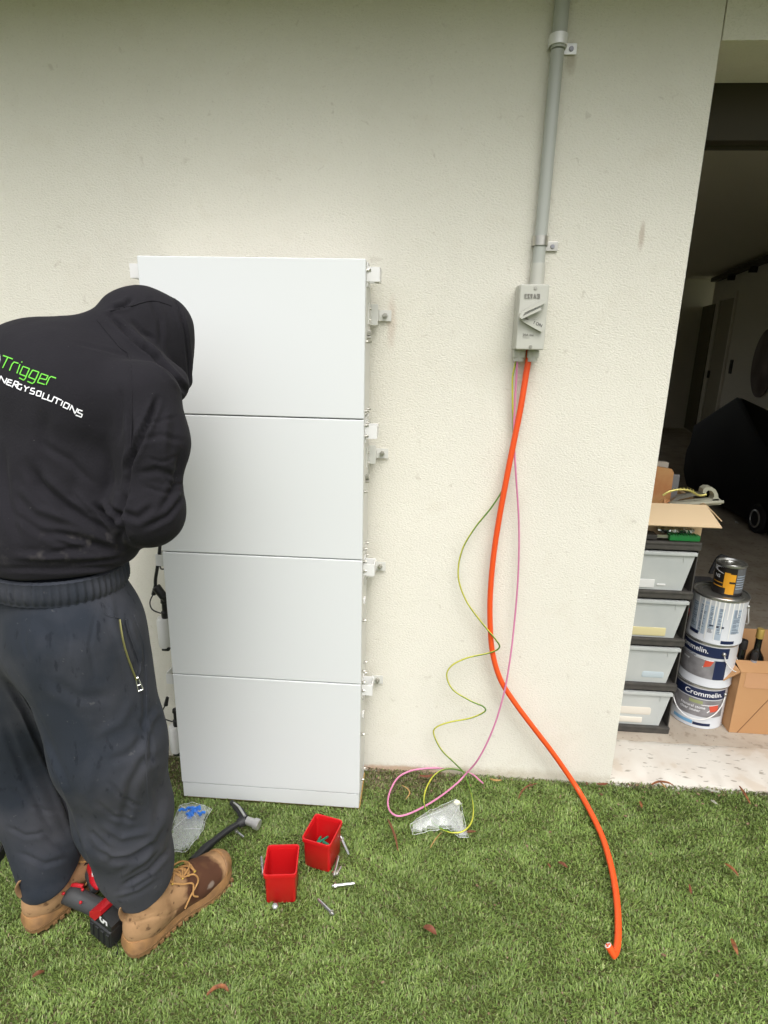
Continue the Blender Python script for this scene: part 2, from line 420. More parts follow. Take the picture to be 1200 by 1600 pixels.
# right hand wall runs away at a slight angle
dW = np.array([math.sin(rad(10.9)), math.cos(rad(10.9)), 0]); nW = np.array([-dW[1], dW[0], 0])
pW = np.array([4.0, 4.95, 0])
def onwall(px, py, off=0.0):
    d = CR*(px-600)/FPX - CU*(py-800)/FPX + CF
    t = ((pW+nW*off-CPOS)@nW)/(d@nW); return CPOS+d*t
def wallbox(mb, s0, s1, z0, z1, d0, d1, bev=0):
    MM = Matrix(((dW[0], nW[0], 0, pW[0]), (dW[1], nW[1], 0, pW[1]), (0, 0, 1, 0), (0, 0, 0, 1)))
    return mb.box((s0, d0, z0), (s1, d1, z1), bev, MM)
under(wallbox(MB(), -7.0, 4.6, -.05, GZ, -.2, 0).build('interior_wall', M_int), house)
M_track = mat('track_steel', srgb(70, 68, 62), .5, .6)
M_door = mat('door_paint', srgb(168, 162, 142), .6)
def sz(px, py): p = onwall(px, py); return float((p-pW)@dW), float(p[2])
a = sz(1070, 455); c = sz(1200, 412)
tz = (a[1]+c[1])/2
trk = MB(); wallbox(trk, -7, 4.4, tz-.035, tz+.03, .02, .12)
for k in range(9): wallbox(trk, -5+k*1.05, -4.96+k*1.05, tz-.1, tz-.02, .0, .1)
under(trk.build('ceiling_track', M_track), house)
d0 = sz(1155, 455); d1 = sz(1104, 480)
s_r, s_l = min(d0[0], d1[0]), max(d0[0], d1[0])
dr = MB(); wallbox(dr, s_r, s_r+.07, 0, d0[1], .003, .03); wallbox(dr, s_r+.93, s_r+1.0, 0, d0[1], .003, .03); wallbox(dr, s_r+.07, s_r+.93, d0[1]-.07, d0[1], .003, .03)
fr = under(dr.build('door_frame', M_int), house)
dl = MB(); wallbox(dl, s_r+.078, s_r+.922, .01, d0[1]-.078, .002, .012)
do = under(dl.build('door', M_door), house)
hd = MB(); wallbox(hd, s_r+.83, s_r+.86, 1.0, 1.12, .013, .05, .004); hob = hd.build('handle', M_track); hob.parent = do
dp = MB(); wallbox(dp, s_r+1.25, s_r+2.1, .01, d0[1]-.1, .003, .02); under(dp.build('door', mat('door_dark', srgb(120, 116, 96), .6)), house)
sw = sz(1143, 573)
swm = MB(); wallbox(swm, sw[0]-.06, sw[0]+.06, sw[1]-.1, sw[1]+.1, .0, .015, .003)
wallbox(swm, sw[0]-.03, sw[0]+.03, sw[1]-.05, sw[1]+.05, .015, .025, .003)
tag(swm.build('wall_switch', mat('switch_dark', srgb(45, 43, 38), .4)), 'small dark switch plate on the dim garage wall beside the door', 'switch')
# round plaque
pc = onwall(1196, 568)
mm = Matrix(((dW[0], 0, nW[0], pc[0]), (dW[1], 0, nW[1], pc[1]), (0, 1, 0, pc[2]), (0, 0, 0, 1)))
M_pl = mat('plaque_print', srgb(96, 82, 76), .7, var=(3.0, .9, srgb(140, 128, 122)))
pr = .42
pq = MB().lathe([(pr-.02, .005), (pr, .012), (pr, .03), (pr-.012, .035)], mm, 40).build('round_wall_plaque', [M_pl])
tag(pq, 'round brownish plaque hanging on the dim garage wall', 'plaque')

# slab
M_slab = mat('concrete', srgb(172, 162, 148), .85, bump=(25, .25, .003))
n, l, b = nodes(M_slab)
c = mix_color(M_slab, mul(M_slab, mask_noise(M_slab, 5, .4, .7), .7), srgb(172, 162, 148), srgb(140, 126, 110))
c = mix_color(M_slab, mul(M_slab, mask_noise(M_slab, 28, .56, .68), .45), c, srgb(110, 92, 76))
c = mix_color(M_slab, mul(M_slab, mask_noise(M_slab, 60, .66, .72), .8), c, srgb(58, 48, 40))
l.new(c, b.inputs['Base Color'])
tag(MB().box((-1.6, .245, -.06), (7.2, 10.0, 0)).build('garage_floor', M_slab), kind='structure')
M_thr = mat('painted_threshold', srgb(202, 197, 188), .7, bump=(30, .3, .003))
n, l, b = nodes(M_thr)
c = mix_color(M_thr, mul(M_thr, mask_noise(M_thr, 7, .45, .7), .6), srgb(202, 197, 188), srgb(180, 168, 154))
tcn = n.new('ShaderNodeTexCoord'); mpn = n.new('ShaderNodeMapping'); mpn.inputs['Rotation'].default_value = (0, 0, rad(35)); mpn.inputs['Scale'].default_value = (1, 3.2, 1)
l.new(tcn.outputs['Object'], mpn.inputs[0])
c = mix_color(M_thr, mul(M_thr, mask_noise(M_thr, 22, .62, .66, 4, mpn.outputs[0]), .75), c, srgb(132, 126, 114))
c = mix_color(M_thr, mul(M_thr, mask_noise(M_thr, 7, .60, .63, 7), .6), c, srgb(186, 174, 158))
l.new(c, b.inputs['Base Color'])
tm = MB()
NX = 160; prof = [(.004, -.06), (.006, -.012), (.022, -.001), (.11, .003), (.215, .005), (.24, .001), (.247, -.004)]
vs = []; fs = []
for i in range(NX+1):
    x = WX-.02+(4.6)*i/NX
    for j, (y, z) in enumerate(prof):
        jit = .006*math.sin(x*31+j)+.004*math.sin(x*77+2*j) if j < 3 else .004*math.sin(x*50+j)
        vs.append((x, y+jit, z+.0012*math.sin(x*60+j*3)))
for i in range(NX):
    for j in range(len(prof)-1): a0 = i*len(prof)+j; fs.append((a0, a0+len(prof), a0+len(prof)+1, a0+1))
tm.add(vs, fs); tag(tm.build('threshold', M_thr), kind='structure')

# ================================================================== TURF
M_turf = mat('turf_blades', srgb(80, 110, 50), .55, spec=.35)
n, l, b = nodes(M_turf)
at_ = n.new('ShaderNodeAttribute'); at_.attribute_name = 'tint'; at_.attribute_type = 'GEOMETRY'
l.new(at_.outputs['Color'], b.inputs['Base Color'])
b.inputs['Subsurface Weight'].default_value = 0
def turf():
    n1, n2 = 310000, 170000
    X = np.concatenate([rng.uniform(-1.5, 1.75, n1), rng.uniform(-3.0, 3.0, n2)])
    Y = np.concatenate([rng.uniform(-1.12, .012, n1), rng.uniform(-2.4, .01, n2)])
    keep = np.ones(len(X), bool)
    keep &= ~((X > -.76) & (X < -.155) & (Y > -.205))
    for (hx, hy, a, L, W) in [(-.68, -.725, BOOT_A, .31, .055), (-.955, -.685, BOOT_A2, .31, .055)]:
        u = (X-hx)*math.cos(a)+(Y-hy)*math.sin(a); v = -(X-hx)*math.sin(a)+(Y-hy)*math.cos(a)
        keep &= ~((u > .0) & (u < L-.01) & (abs(v) < W*.8))
    for (cx, cy, w_) in [(-.345, -.485, .040), (-.235, -.385, .042)]:
        keep &= ~((abs(X-cx) < w_) & (abs(Y-cy) < w_))
    X = X[keep]; Y = Y[keep]; N = len(X)
    L = rng.uniform(.007, .0165, N); wdt = rng.uniform(.0009, .0017, N)
    az = rng.uniform(0, 2*np.pi, N); lean = rng.uniform(.55, 1.45, N); curl = rng.uniform(-.2, .9, N)
    # tufts lean together a little
    az = np.where(rng.random(N) < .45, 2.2*np.sin(X*17+3*np.sin(Y*13))+2.0*np.cos(Y*19+X*5)+rng.normal(0, .5, N), az)
    dirt = 1.6*np.clip(1-np.hypot((X-(-.05))/.26, (Y+.0)/.15), 0, 1)+np.clip(1-np.hypot((X+.83)/.16, (Y+.07)/.16), 0, 1)*1.3
    dirt += .5*np.clip(1+Y/.02, 0, 1)
    thatch = rng.random(N) < (.10+.72*np.clip(dirt*1.6, 0, 1))
    patch = .5+.28*np.sin(X*5.1+1.3*np.sin(Y*7.2))*np.cos(Y*6.3+1.1*np.sin(X*4.2))+.22*np.sin(X*19+2*np.sin(Y*23))*np.sin(Y*17+1.7*np.sin(X*13))
    base = np.array([[.152, .228, .050], [.190, .264, .064], [.118, .185, .040], [.250, .294, .115], [.132, .188, .055]])
    col = base[rng.choice(5, N, p=[.34, .22, .22, .10, .12])]
    col = col*(.80+.42*patch[:, None])*(rng.uniform(.78, 1.18, N)[:, None])
    tcol = np.array([[.20, .155, .085], [.13, .10, .055], [.25, .21, .13], [.15, .15, .07]])[rng.integers(0, 4, N)]
    col[thatch] = tcol[thatch]*rng.uniform(.6, 1.1, thatch.sum())[:, None]
    L = np.where(thatch, L*.7, L); lean = np.where(thatch, rng.uniform(.9, 1.5, N), lean)
    S = 4; V = np.zeros((N, S*2, 3)); dx, dy = np.cos(az), np.sin(az); px, py = -dy, dx
    hx = np.zeros(N); hz = np.full(N, -.010)+rng.uniform(-.004, .004, N)
    th = np.full(N, 0.0)+lean*.35
    for i in range(S):
        wi = wdt*(1, .95, .7, .12)[i]
        V[:, 2*i, 0] = X+dx*hx-px*wi; V[:, 2*i, 1] = Y+dy*hx-py*wi; V[:, 2*i, 2] = hz
        V[:, 2*i+1, 0] = X+dx*hx+px*wi; V[:, 2*i+1, 1] = Y+dy*hx+py*wi; V[:, 2*i+1, 2] = hz
        hx = hx+np.sin(th)*L/3; hz = hz+np.cos(th)*L/3; th = th+lean*.4+curl*.25
    idx = (np.arange(N)*8)[:, None]
    F = np.concatenate([idx+np.array([[0, 1, 3, 2]]), idx+np.array([[2, 3, 5, 4]]), idx+np.array([[4, 5, 7, 6]])], 1).reshape(-1, 4)
    V = V.reshape(-1, 3)
    me = bpy.data.meshes.new('artificial_turf')
    me.vertices.add(len(V)); me.vertices.foreach_set('co', V.ravel())
    me.loops.add(len(F)*4); me.loops.foreach_set('vertex_index', F.ravel())
    me.polygons.add(len(F)); me.polygons.foreach_set('loop_start', np.arange(len(F))*4); me.polygons.foreach_set('loop_total', np.full(len(F), 4))
    me.update(calc_edges=True)
    ca = me.color_attributes.new('tint', 'FLOAT_COLOR', 'POINT')
    cc = np.ones((N, 8, 4)); cc[:, :, :3] = col[:, None, :]
    fade = np.array([.8, .8, .92, .92, 1, 1, 1.12, 1.12])
    ca.data.foreach_set('color', cc.reshape(-1))
    me.materials.append(M_turf); me.polygons.foreach_set('use_smooth', [True]*len(F))
    o = bpy.data.objects.new('artificial_turf', me); C.objects.link(o); tag(o, 'short green artificial grass with curled brown thatch', 'grass', kind='stuff')
BOOT_A = math.atan2(.262, .172); BOOT_A2 = math.atan2(.25, .15)
turf()
M_soil = mat('turf_backing', srgb(92, 108, 50), .95, var=(90, .9, srgb(88, 78, 48)), bump=(150, .8, .006))
MB().add([(-9, -9, -.018), (9, -9, -.018), (9, .0045, -.018), (-9, .0045, -.018)], [(0, 1, 2, 3)]).build('turf_base', M_soil)['kind'] = 'structure'
# ================================================================== BATTERY TOWER
M_pan = mat('panel_white', srgb(216, 219, 219), .5, spec=.35, bump=(900, .03, .0005))
M_side = mat('case_grey', srgb(214, 214, 208), .5)
M_gap = mat('gap_dark', srgb(120, 124, 124), .7)
M_zinc = mat('zinc', srgb(190, 188, 180), .32, .9, bump=(80, .2, .001))
M_wht = mat('white_plastic', srgb(222, 222, 220), .45)
M_blk = mat('black_plastic', srgb(26, 26, 28), .5)
BX0, BX1, BF, BB = -.753, -.163, -.200, -.028
bt = empty('battery_tower', 'tall white four-module battery tower standing against the stucco wall', 'battery', ((BX0+BX1)/2, -.11, 0))
zs = [.054, .4575, .862, 1.2645, 1.6675]
for i in range(4):
    z0, z1 = zs[i], zs[i+1]-.003
    mo = MB().box((BX0+.002, BF+.022, z0+.002), (BX1-.002, BB, z1-.002), .003).build('module', M_side)
    under(mo, bt)
    mo_p = MB().box((BX0, BF, z0), (BX1, BF+.0215, z1), .0035, seg=3).build('front_panel', M_pan); mo_p.parent = mo
    for sx in (BX1-.002, BX0+.002):
        sg = 1 if sx > -.4 else -1
        for zz in (z0+.016, z1-.02, z0+.19, z1-.05) if i != 3 else (z0+.016, z1-.022, z0+.2):
            for yy in (-.150, -.095):
                if zz == z0+.19 and yy == -.095: continue
                s = MB().cyl((sx, yy, zz), (sx+sg*.006, yy, zz), .0045, .0045, 8, mi=0).cyl((sx+sg*.006, yy, zz), (sx+sg*.011, yy, zz), .0032, n=6).build('bolt', M_zinc); s.parent = mo
    if i in (0, 1):
        s = MB().box((BX1-.009, -.13, z0+.235), (BX1+.004, -.108, z0+.252), .003).build('plug_cap', M_wht); s.parent = mo
        s = MB().box((BX1-.009, -.07, z0+.285), (BX1+.003, -.055, z0+.292), .002).build('small_cap', M_wht); s.parent = mo
    else:
        s = MB().box((BX1-.009, -.12, z0+.22), (BX1+.008, -.10, z0+.23), .002).cyl((BX1-.008, -.11, z0+.212), (BX1+.008, -.11, z0+.212), .006, n=10).build('catch', M_zinc); s.parent = mo
under(MB().box((BX0+.006, BF+.006, .050), (BX1-.006, BB, .055)).build('joint_strip', M_gap), bt)
under(MB().box((BX0+.002, BF+.002, -.004), (BX1-.002, BB, .0515), .003).build('plinth', M_pan), bt)
under(MB().box((BX0+.01, BF+.012, -.014), (BX1+.001, BB, -.0045)).build('packing_strip', mat('packing', srgb(170, 140, 80), .8)), bt)
def tray(x0, x1, y0, y1, z0, z1, name='lifting_bracket'):
    t = .0028; k = MB()
    k.box((x0, y0, z0), (x1, y0+t, z1), .0008); k.box((x0, y1-t, z0), (x1, y1, z1), .0008)
    xs = (x1-t, x1) if x1 > -.4 else (x0, x0+t)
    k.box((xs[0], y0+t, z0), (xs[1], y1-t, z1), .0006)
    xb = (x0, x0+t) if x1 > -.4 else (x1-t, x1)
    k.box((xb[0], y0+t, z0-.012), (xb[1], y1-t, z1+.012), .0006)
    k.cyl(((x0+x1)/2, (y0+y1)/2+.02, z0+.008), ((x0+x1)/2+.012, (y0+y1)/2+.02, z0+.008), .005, n=8)
    return under(k.build(name, M_wht), bt)
for zc in (1.633, 1.222, .812, .405):
    tray(BX1-.002, BX1+.032, -.150, -.095, zc-.018, zc+.018)
    tray(BX0-.046, BX0+.002, -.150, -.095, zc-.018, zc+.018)
for zc in (1.538, 1.139, .772, .36):
    for sg, ex in ((1, BX1-.002), (-1, BX0+.002)):
        k = MB(); X = lambda a: ex+sg*a
        def bx(a, b, y0, y1, z0, z1, bv=.001): k.box((min(X(a), X(b)), y0, z0), (max(X(a), X(b)), y1, z1), bv)
        bx(0, .003, -.105, -.040, zc-.028, zc+.028); bx(0, .022, -.040, -.037, zc-.028, zc+.028)
        bx(.0222, .058, -.009, -.006, zc-.016, zc+.014, .001); bx(.020, .023, -.0368, -.006, zc-.016, zc+.014)
        wb = under(k.build('wall_bracket', M_wht if sg < 0 else M_side), bt)
        s = MB().cyl((X(.040), -.0061, zc), (X(.040), -.020, zc), .0085, .007, 6).cyl((X(.040), -.02, zc), (X(.040), -.030, zc), .004, n=8).build('anchor_bolt', M_zinc); s.parent = wb; s.matrix_parent_inverse = wb.matrix_parent_inverse.inverted() if 0 else Matrix()
        s.matrix_parent_inverse = Matrix.Identity(4)
        for zz in (-.016, .014):
            q = MB().cyl((X(.003), -.08, zc+zz), (X(.007), -.08, zc+zz), .004, n=8).build('screw', M_zinc); q.parent = wb
# connectors on the left flank
for zc, ln in ((.5615, .092), (.165, .092)):
    xx = BX0-.052 if zc > .3 else BX0-.045
    k = MB().lathe([(.006, -ln/2-.012), (.018, -ln/2-.010), (.021, -ln/2+.003), (.0215, ln/2-.01), (.018, ln/2)], Matrix.Translation((xx, -.12, zc)), 20)
    cn = under(k.build('connector', M_wht), bt)
    k = MB().lathe([(.012, 0), (.013, .02), (.009, .024), (.009, .05), (.012, .052), (.011, .062)], Matrix.Translation((xx+.008, -.12, zc+ln/2)), 14)
    q = k.build('connector_cap', M_blk); q.parent = cn
    q = MB().box((xx-.008, -.135, zc-ln/2-.02), (xx+.016, -.105, zc-ln/2-.006), .003).build('connector_latch', M_blk); q.parent = cn
    k = MB().tube(smooth_path([(xx-.004, -.125, zc+ln/2+.016), (xx-.028, -.13, zc+ln/2+.030), (xx-.034, -.13, zc+ln/2+.055), (xx-.020, -.13, zc+ln/2+.085)], 6), .0022, 6)
    k.cyl((xx-.020, -.13, zc+ln/2+.082), (xx-.012, -.13, zc+ln/2+.112), .007, .005, 10); q = k.build('strap', M_blk); q.parent = cn
    k = MB().box((xx+.018, -.13, zc-.02), (BX0+.0078, -.11, zc+.02), .002); q = k.build('socket', M_side); q.parent = cn
pts = [at(240, 770, -.12), at(247, 820, -.13), at(250, 850, -.13), at(246, 885, -.14), at(243, 905, -.14), at(243, 918, -.14)]
cb = MB().tube(smooth_path(pts, 6), .0052, 10)
cbo = under(cb.build('battery_lead', M_blk), bt)
k = MB().cyl(at(243, 916, -.14), at(257, 934, -.14), .0135, .0125, 14, bev=.003); k.cyl(at(256, 933, -.14), at(260, 938, -.14), .009, n=12)
q = k.build('lead_plug', M_blk); q.parent = cbo
under(MB().tube(smooth_path([at(256, 868, -.1), at(252, 880, -.1), at(250, 884, -.1), at(252, 889, -.1), at(258, 889, -.1)], 5), .0025, 6).build('hook', M_blk), bt)

# ================================================================== CONDUIT AND ISOLATOR
M_con = mat('grey_pvc', srgb(178, 181, 174), .42, var=(4, .3, srgb(168, 170, 164)))
M_con2 = mat('pale_grey_pvc', srgb(186, 186, 176), .42)
cx = lambda z: .2865+(1.60-z)*-.004+.006
con = empty('conduit', 'grey plastic conduit pipe running down the stucco wall into the switch', 'conduit', (cx(1.62), -.02, 1.62))
RC = .0165
under(MB().tube([(cx(1.675), -.022, 1.675), (cx(2.175), -.022, 2.175)], RC, 28).build('pipe', M_con), con)
under(MB().tube([(cx(2.175)+.001, -.022, 2.178), (cx(2.39)+.001, -.022, 2.396)], RC*1.13, 28).build('pipe', M_con), con)
under(MB().tube([(cx(1.61), -.022, 1.612), (cx(1.61), -.022, 1.672), (cx(1.61), -.022, 1.680)], [RC*1.16, RC*1.16, RC*1.08], 28).build('coupling', M_con2), con)
def clamp(zc, bright):
    k = MB(); x = cx(zc)
    n = 18; ring = []
    for i in range(n+1):
        a = math.pi*i/n
        ring.append((x-math.cos(a)*(RC*(1.17 if bright else 1.03)+.0015)*1.0, -.022-math.sin(a)*(RC*(1.17 if bright else 1.03)+.0015)))
    ring = [(ring[0][0], -.003)]+ring+[(ring[-1][0], -.003)]
    vs = []; fs = []; t = .0018
    for i, (a, b) in enumerate(ring):
        d = Vector((a-x, b+.022, 0)).normalized()
        for zz in (zc-.011, zc+.013):
            vs.append((a, b, zz)); vs.append((a+d.x*t, b+d.y*t, zz))
    for i in range(len(ring)-1):
        o = i*4; p = o+4
        fs += [(o+1, p+1, p+3, o+3), (o, o+2, p+2, p), (o, p, p+1, o+1), (o+2, o+3, p+3, p+2)]
    k.add(vs, fs)
    # slotted foot
    k.box((x+RC, -.0065, zc-.022), (x+RC+.034, -.0035, zc+.003), .0015)
    cl = under(k.build('pipe_clamp', M_zinc if not bright else mat('bright_zinc', srgb(240, 240, 240), .35, .2)), con)
    s = MB().cyl((x+RC+.020, -.0068, zc-.010), (x+RC+.020, -.0105, zc-.010), .0062, .0052, 14, mi=0).cyl((x+RC+.020, -.0105, zc-.010), (x+RC+.020, -.0112, zc-.010), .003, n=6)
    s = s.build('screw', mat('screw_dark', srgb(150, 150, 156), .4, .6)); s.parent = cl
    return cl
clamp(2.195, True); clamp(1.735, False)

M_iso = mat('switch_grey', srgb(188, 188, 178), .45, bump=(300, .05, .0004))
M_ink = mat('grey_ink', srgb(120, 118, 112), .6)
iso = empty('isolator_switch', 'pale grey weatherproof isolator switch with a slanted rotary lever', 'switch', (.275, -.03, 1.54))
# base with skirt, cover and lever
k = MB().box((.240, -.045, 1.452), (.318, -.002, 1.622), .004)
k.cyl((.259, -.026, 1.420), (.259, -.026, 1.453), .0155, n=20).cyl((.297, -.026, 1.420), (.297, -.026, 1.453), .0155, n=20)
k.box((.2425, -.041, 1.430), (.2745, -.008, 1.4515), .003).box((.281, -.041, 1.430), (.3135, -.008, 1.4515), .003)
under(k.build('base', M_iso), iso)
cv = under(MB().box((.2405, -.082, 1.4525), (.3175, -.0455, 1.6215), .005, seg=3).build('cover', M_iso), iso)
for zz in (1.612, 1.461):
    q = MB().cyl((.281, -.0822, zz), (.281, -.0845, zz), .0048, .0042, 14).box((.2775, -.0851, zz-.0007), (.2845, -.0846, zz+.0007)).build('screw', M_zinc); q.parent = cv
def iso_pt(zx, zy, y=-.083):                  # enlarged-crop coordinates -> point on the cover front
    return at(760+zx/8.571, 420+zy/8.571, y)
def isoprism(poly, y0, y1, name, m_, par, mi=0):
    k = MB().prism(poly, y0, y1, lambda u, v, d: at(760+u/8.571, 420+v/8.571, -.083)+np.array([0, d, 0]))
    q = k.build(name, m_, smooth=True, sharp=30); q.parent = par; return q
isoprism([(610, 520), (545, 570), (530, 640), (560, 690), (620, 690), (640, 650), (650, 590)], .0, -.006, 'dial', M_iso, cv)
lv = isoprism([(430, 640), (440, 600), (500, 548), (775, 415), (780, 428), (770, 470), (500, 590), (470, 640), (440, 672)], -.006, -.022, 'lever', M_iso, cv)
isoprism([(440, 655), (700, 525), (715, 545), (712, 560), (450, 680)], -.006, -.026, 'lever_rib', M_con2, cv)
isoprism([(450, 668), (560, 690), (600, 690), (745, 765), (748, 780), (735, 848), (700, 835), (480, 712)], -.0006, -.012, 'lever_wing', M_con2, cv)
isoprism([(505, 600), (720, 490), (770, 470), (765, 500), (715, 530), (500, 635)], -.004, -.010, 'lever_slot', M_side, cv)
M_ink2 = mat('dark_ink', srgb(60, 58, 58), .6)
def iso_text(txt, x, y, size, ang, dep, ink, name='marking'):
    vs, fs = text_geo(txt, 1, .02); k = MB(); ca, sa = math.cos(rad(ang)), math.sin(rad(ang))
    P = [at(760+(x+(u*ca+v*sa)*size)/8.571, 420+(y+(u*sa*1-v*ca)*size)/8.571, -.083)+np.array([0, dep, 0]) for u, v, _ in vs]
    k.add(P, fs); q = k.build(name, ink, smooth=False); q.parent = cv; return q
iso_text('O OFF', 620, 545, 62, -26, -.0122, M_ink2)
iso_text('I ON', 615, 735, 58, 24, -.0126, M_ink2)
iso_text('20A', 485, 900, 46, 2, -.0004, M_ink)
iso_text('IP66', 575, 900, 32, 2, -.0004, M_ink)
isoprism([(485, 918), (575, 921), (575, 924), (485, 921)], -.0002, -.0006, 'marking_line', M_ink, cv)
# relief emblem: five blocky glyphs in a row
gl = [[(0, 0), (30, 0), (30, 8), (10, 8), (10, 25), (22, 25), (22, 33), (10, 33), (10, 52), (30, 52), (30, 60), (0, 60)],
      [(38, 0), (70, 0), (56, 30), (70, 60), (38, 60), (46, 30)], [(76, 0), (108, 0), (100, 60), (86, 60)],
      [(118, 60), (130, 0), (142, 0), (158, 60), (146, 60), (142, 44), (132, 44), (129, 60)], [(164, 0), (205, 0), (205, 60), (164, 60), (164, 50), (192, 50), (192, 35), (172, 35), (172, 26), (192, 26), (192, 10), (164, 10)]]
for g in gl: isoprism([(512+a, 336+b_) for a, b_ in g], -.0002, -.0014, 'relief_mark', M_ink, cv)

# ================================================================== CABLES
M_or = mat('orange_sheath', srgb(228, 84, 34), .45, spec=.4)
M_pk = mat('pink_sheath', srgb(204, 128, 164), .42)
M_grn = mat('earth_green', srgb(84, 122, 40), .42)
M_yel = mat('earth_yellow', srgb(184, 184, 62), .42)
def path3(pts, z0=.012):
    out = []
    for p in pts:
        if p[2] == 'g': out.append(on_ground(p[0], p[1], p[3] if len(p) > 3 else z0))
        else: out.append(at(p[0], p[1], p[2]))
    return out
orp = [(827, 545, -.026), (826, 560, -.026), (822, 585, -.027), (813, 640, -.03), (803, 690, -.032), (792, 745, -.034), (780, 810, -.034), (771, 870, -.034), (766, 930, -.036), (766, 980, -.038), (770, 1022, -.040), (782, 1062, -.045), (803, 1096, -.05), (832, 1135, -.055), (862, 1174, -.055), (890, 1214, -.055), (908, 1242, 'g', .012), (926, 1275, 'g', .012), (942, 1310, 'g', .012), (954, 1350, 'g', .012), (961, 1385, 'g', .012), (965, 1420, 'g', .012), (966, 1452, 'g', .013), (965, 1474, 'g', .014), (962, 1488, 'g', .015)]
P = smooth_path(path3(orp), 8)
e0 = on_ground(960, 1494, .016); e1 = on_ground(950, 1477, .040)
pl = [np.array(p) for p in P]+[e0*.9+e1*.1, e0*.45+e1*.55, e1]
oc = empty('orange_cable', 'thick orange cable hanging from the switch and trailing over the grass', 'cable', tuple(pl[0]))
under(MB().tube(pl, .0088, 16).build('sheath', M_or), oc)
# cut end with cores
dv = Vector(e1-pl[-2]).normalized(); q = dv.to_track_quat('Z', 'Y').to_matrix().to_4x4(); q.translation = Vector(e1)
under(MB().lathe([(.0001, .0008), (.0080, .0006), (.0084, -.001)], q, 20).build('cut_end', M_wht), oc)
for i in range(3):
    a = i*2.1; c = Vector(e1)+(q.to_3x3() @ Vector((math.cos(a)*.0036, math.sin(a)*.0036, .001)))
    under(MB().cyl(c, c+dv*.0006, .0028, n=10).build('core', M_or), oc)
pkp = [(809, 550, -.03), (808, 570, -.03), (805, 620, -.028), (803, 680, -.03), (806, 740, -.03), (810, 800, -.028), (811, 850, -.028), (809, 910, -.03), (804, 970, -.035), (797, 1030, -.05), (787, 1085, -.06), (770, 1140, -.07), (748, 1185, -.07), (728, 1209, -.05), (714, 1224, 'g', .014), (690, 1243, 'g', .014), (665, 1259, 'g', .014), (640, 1271, 'g', .014), (622, 1275, 'g', .014), (610, 1268, 'g', .014), (606, 1254, 'g', .014), (610, 1235, 'g', .014), (622, 1215, 'g', .014), (640, 1205, 'g', .014), (662, 1201, 'g', .014), (682, 1200, 'g', .013), (697, 1200, 'g', .012)]
tag(MB().tube(smooth_path(path3(pkp), 8), .0030, 10).build('pink_wire', M_pk), 'thin pink insulated wire ending in a loop at the wall foot', 'wire')
tag(MB().tube(smooth_path(path3([(727, 1206, 'g', .016), (740, 1211, 'g', .016), (748, 1218, 'g', .014), (755, 1224, 'g', .012)]), 6), .0026, 8).build('wire_offcut', M_pk), 'short pink wire offcut on the grass by the wall foot', 'wire')
ewp = [(807, 550, -.028), (806, 565, -.028), (801, 590, -.028), (801, 630, -.027), (802, 680, -.026), (799, 712, -.026), (790, 755, -.028), (770, 790, -.03), (742, 825, -.032), (722, 860, -.033), (716, 900, -.034), (728, 938, -.036), (752, 972, -.042), (775, 1000, -.055), (780, 1012, -.055), (765, 1020, -.05), (730, 1028, -.045), (706, 1040, -.045), (698, 1056, -.045), (708, 1078, -.05), (735, 1095, -.055), (755, 1104, -.06), (757, 1112, -.06), (735, 1122, -.055), (700, 1129, -.05), (681, 1137, -.045), (678, 1148, -.045), (690, 1172, -.05), (710, 1192, -.05), (724, 1207, -.04), (732, 1225, 'g', .016), (738, 1245, 'g', .018), (740, 1268, 'g', .024), (736, 1286, 'g', .03), (725, 1298, 'g', .03), (710, 1301, 'g', .028), (694, 1297, 'g', .024), (676, 1285, 'g', .02), (667, 1270, 'g', .016), (662, 1252, 'g', .016), (666, 1232, 'g', .016), (678, 1212, 'g', .016), (696, 1202, 'g', .016), (716, 1203, 'g', .020), (738, 1211, 'g', .014)]
PP = smooth_path(path3(ewp), 10)
tag(MB().tube(PP, .0025, 12, twist=.16).build('earth_wire', [M_grn, M_yel]), 'thin wavy green and yellow striped wire hanging from the switch', 'wire')

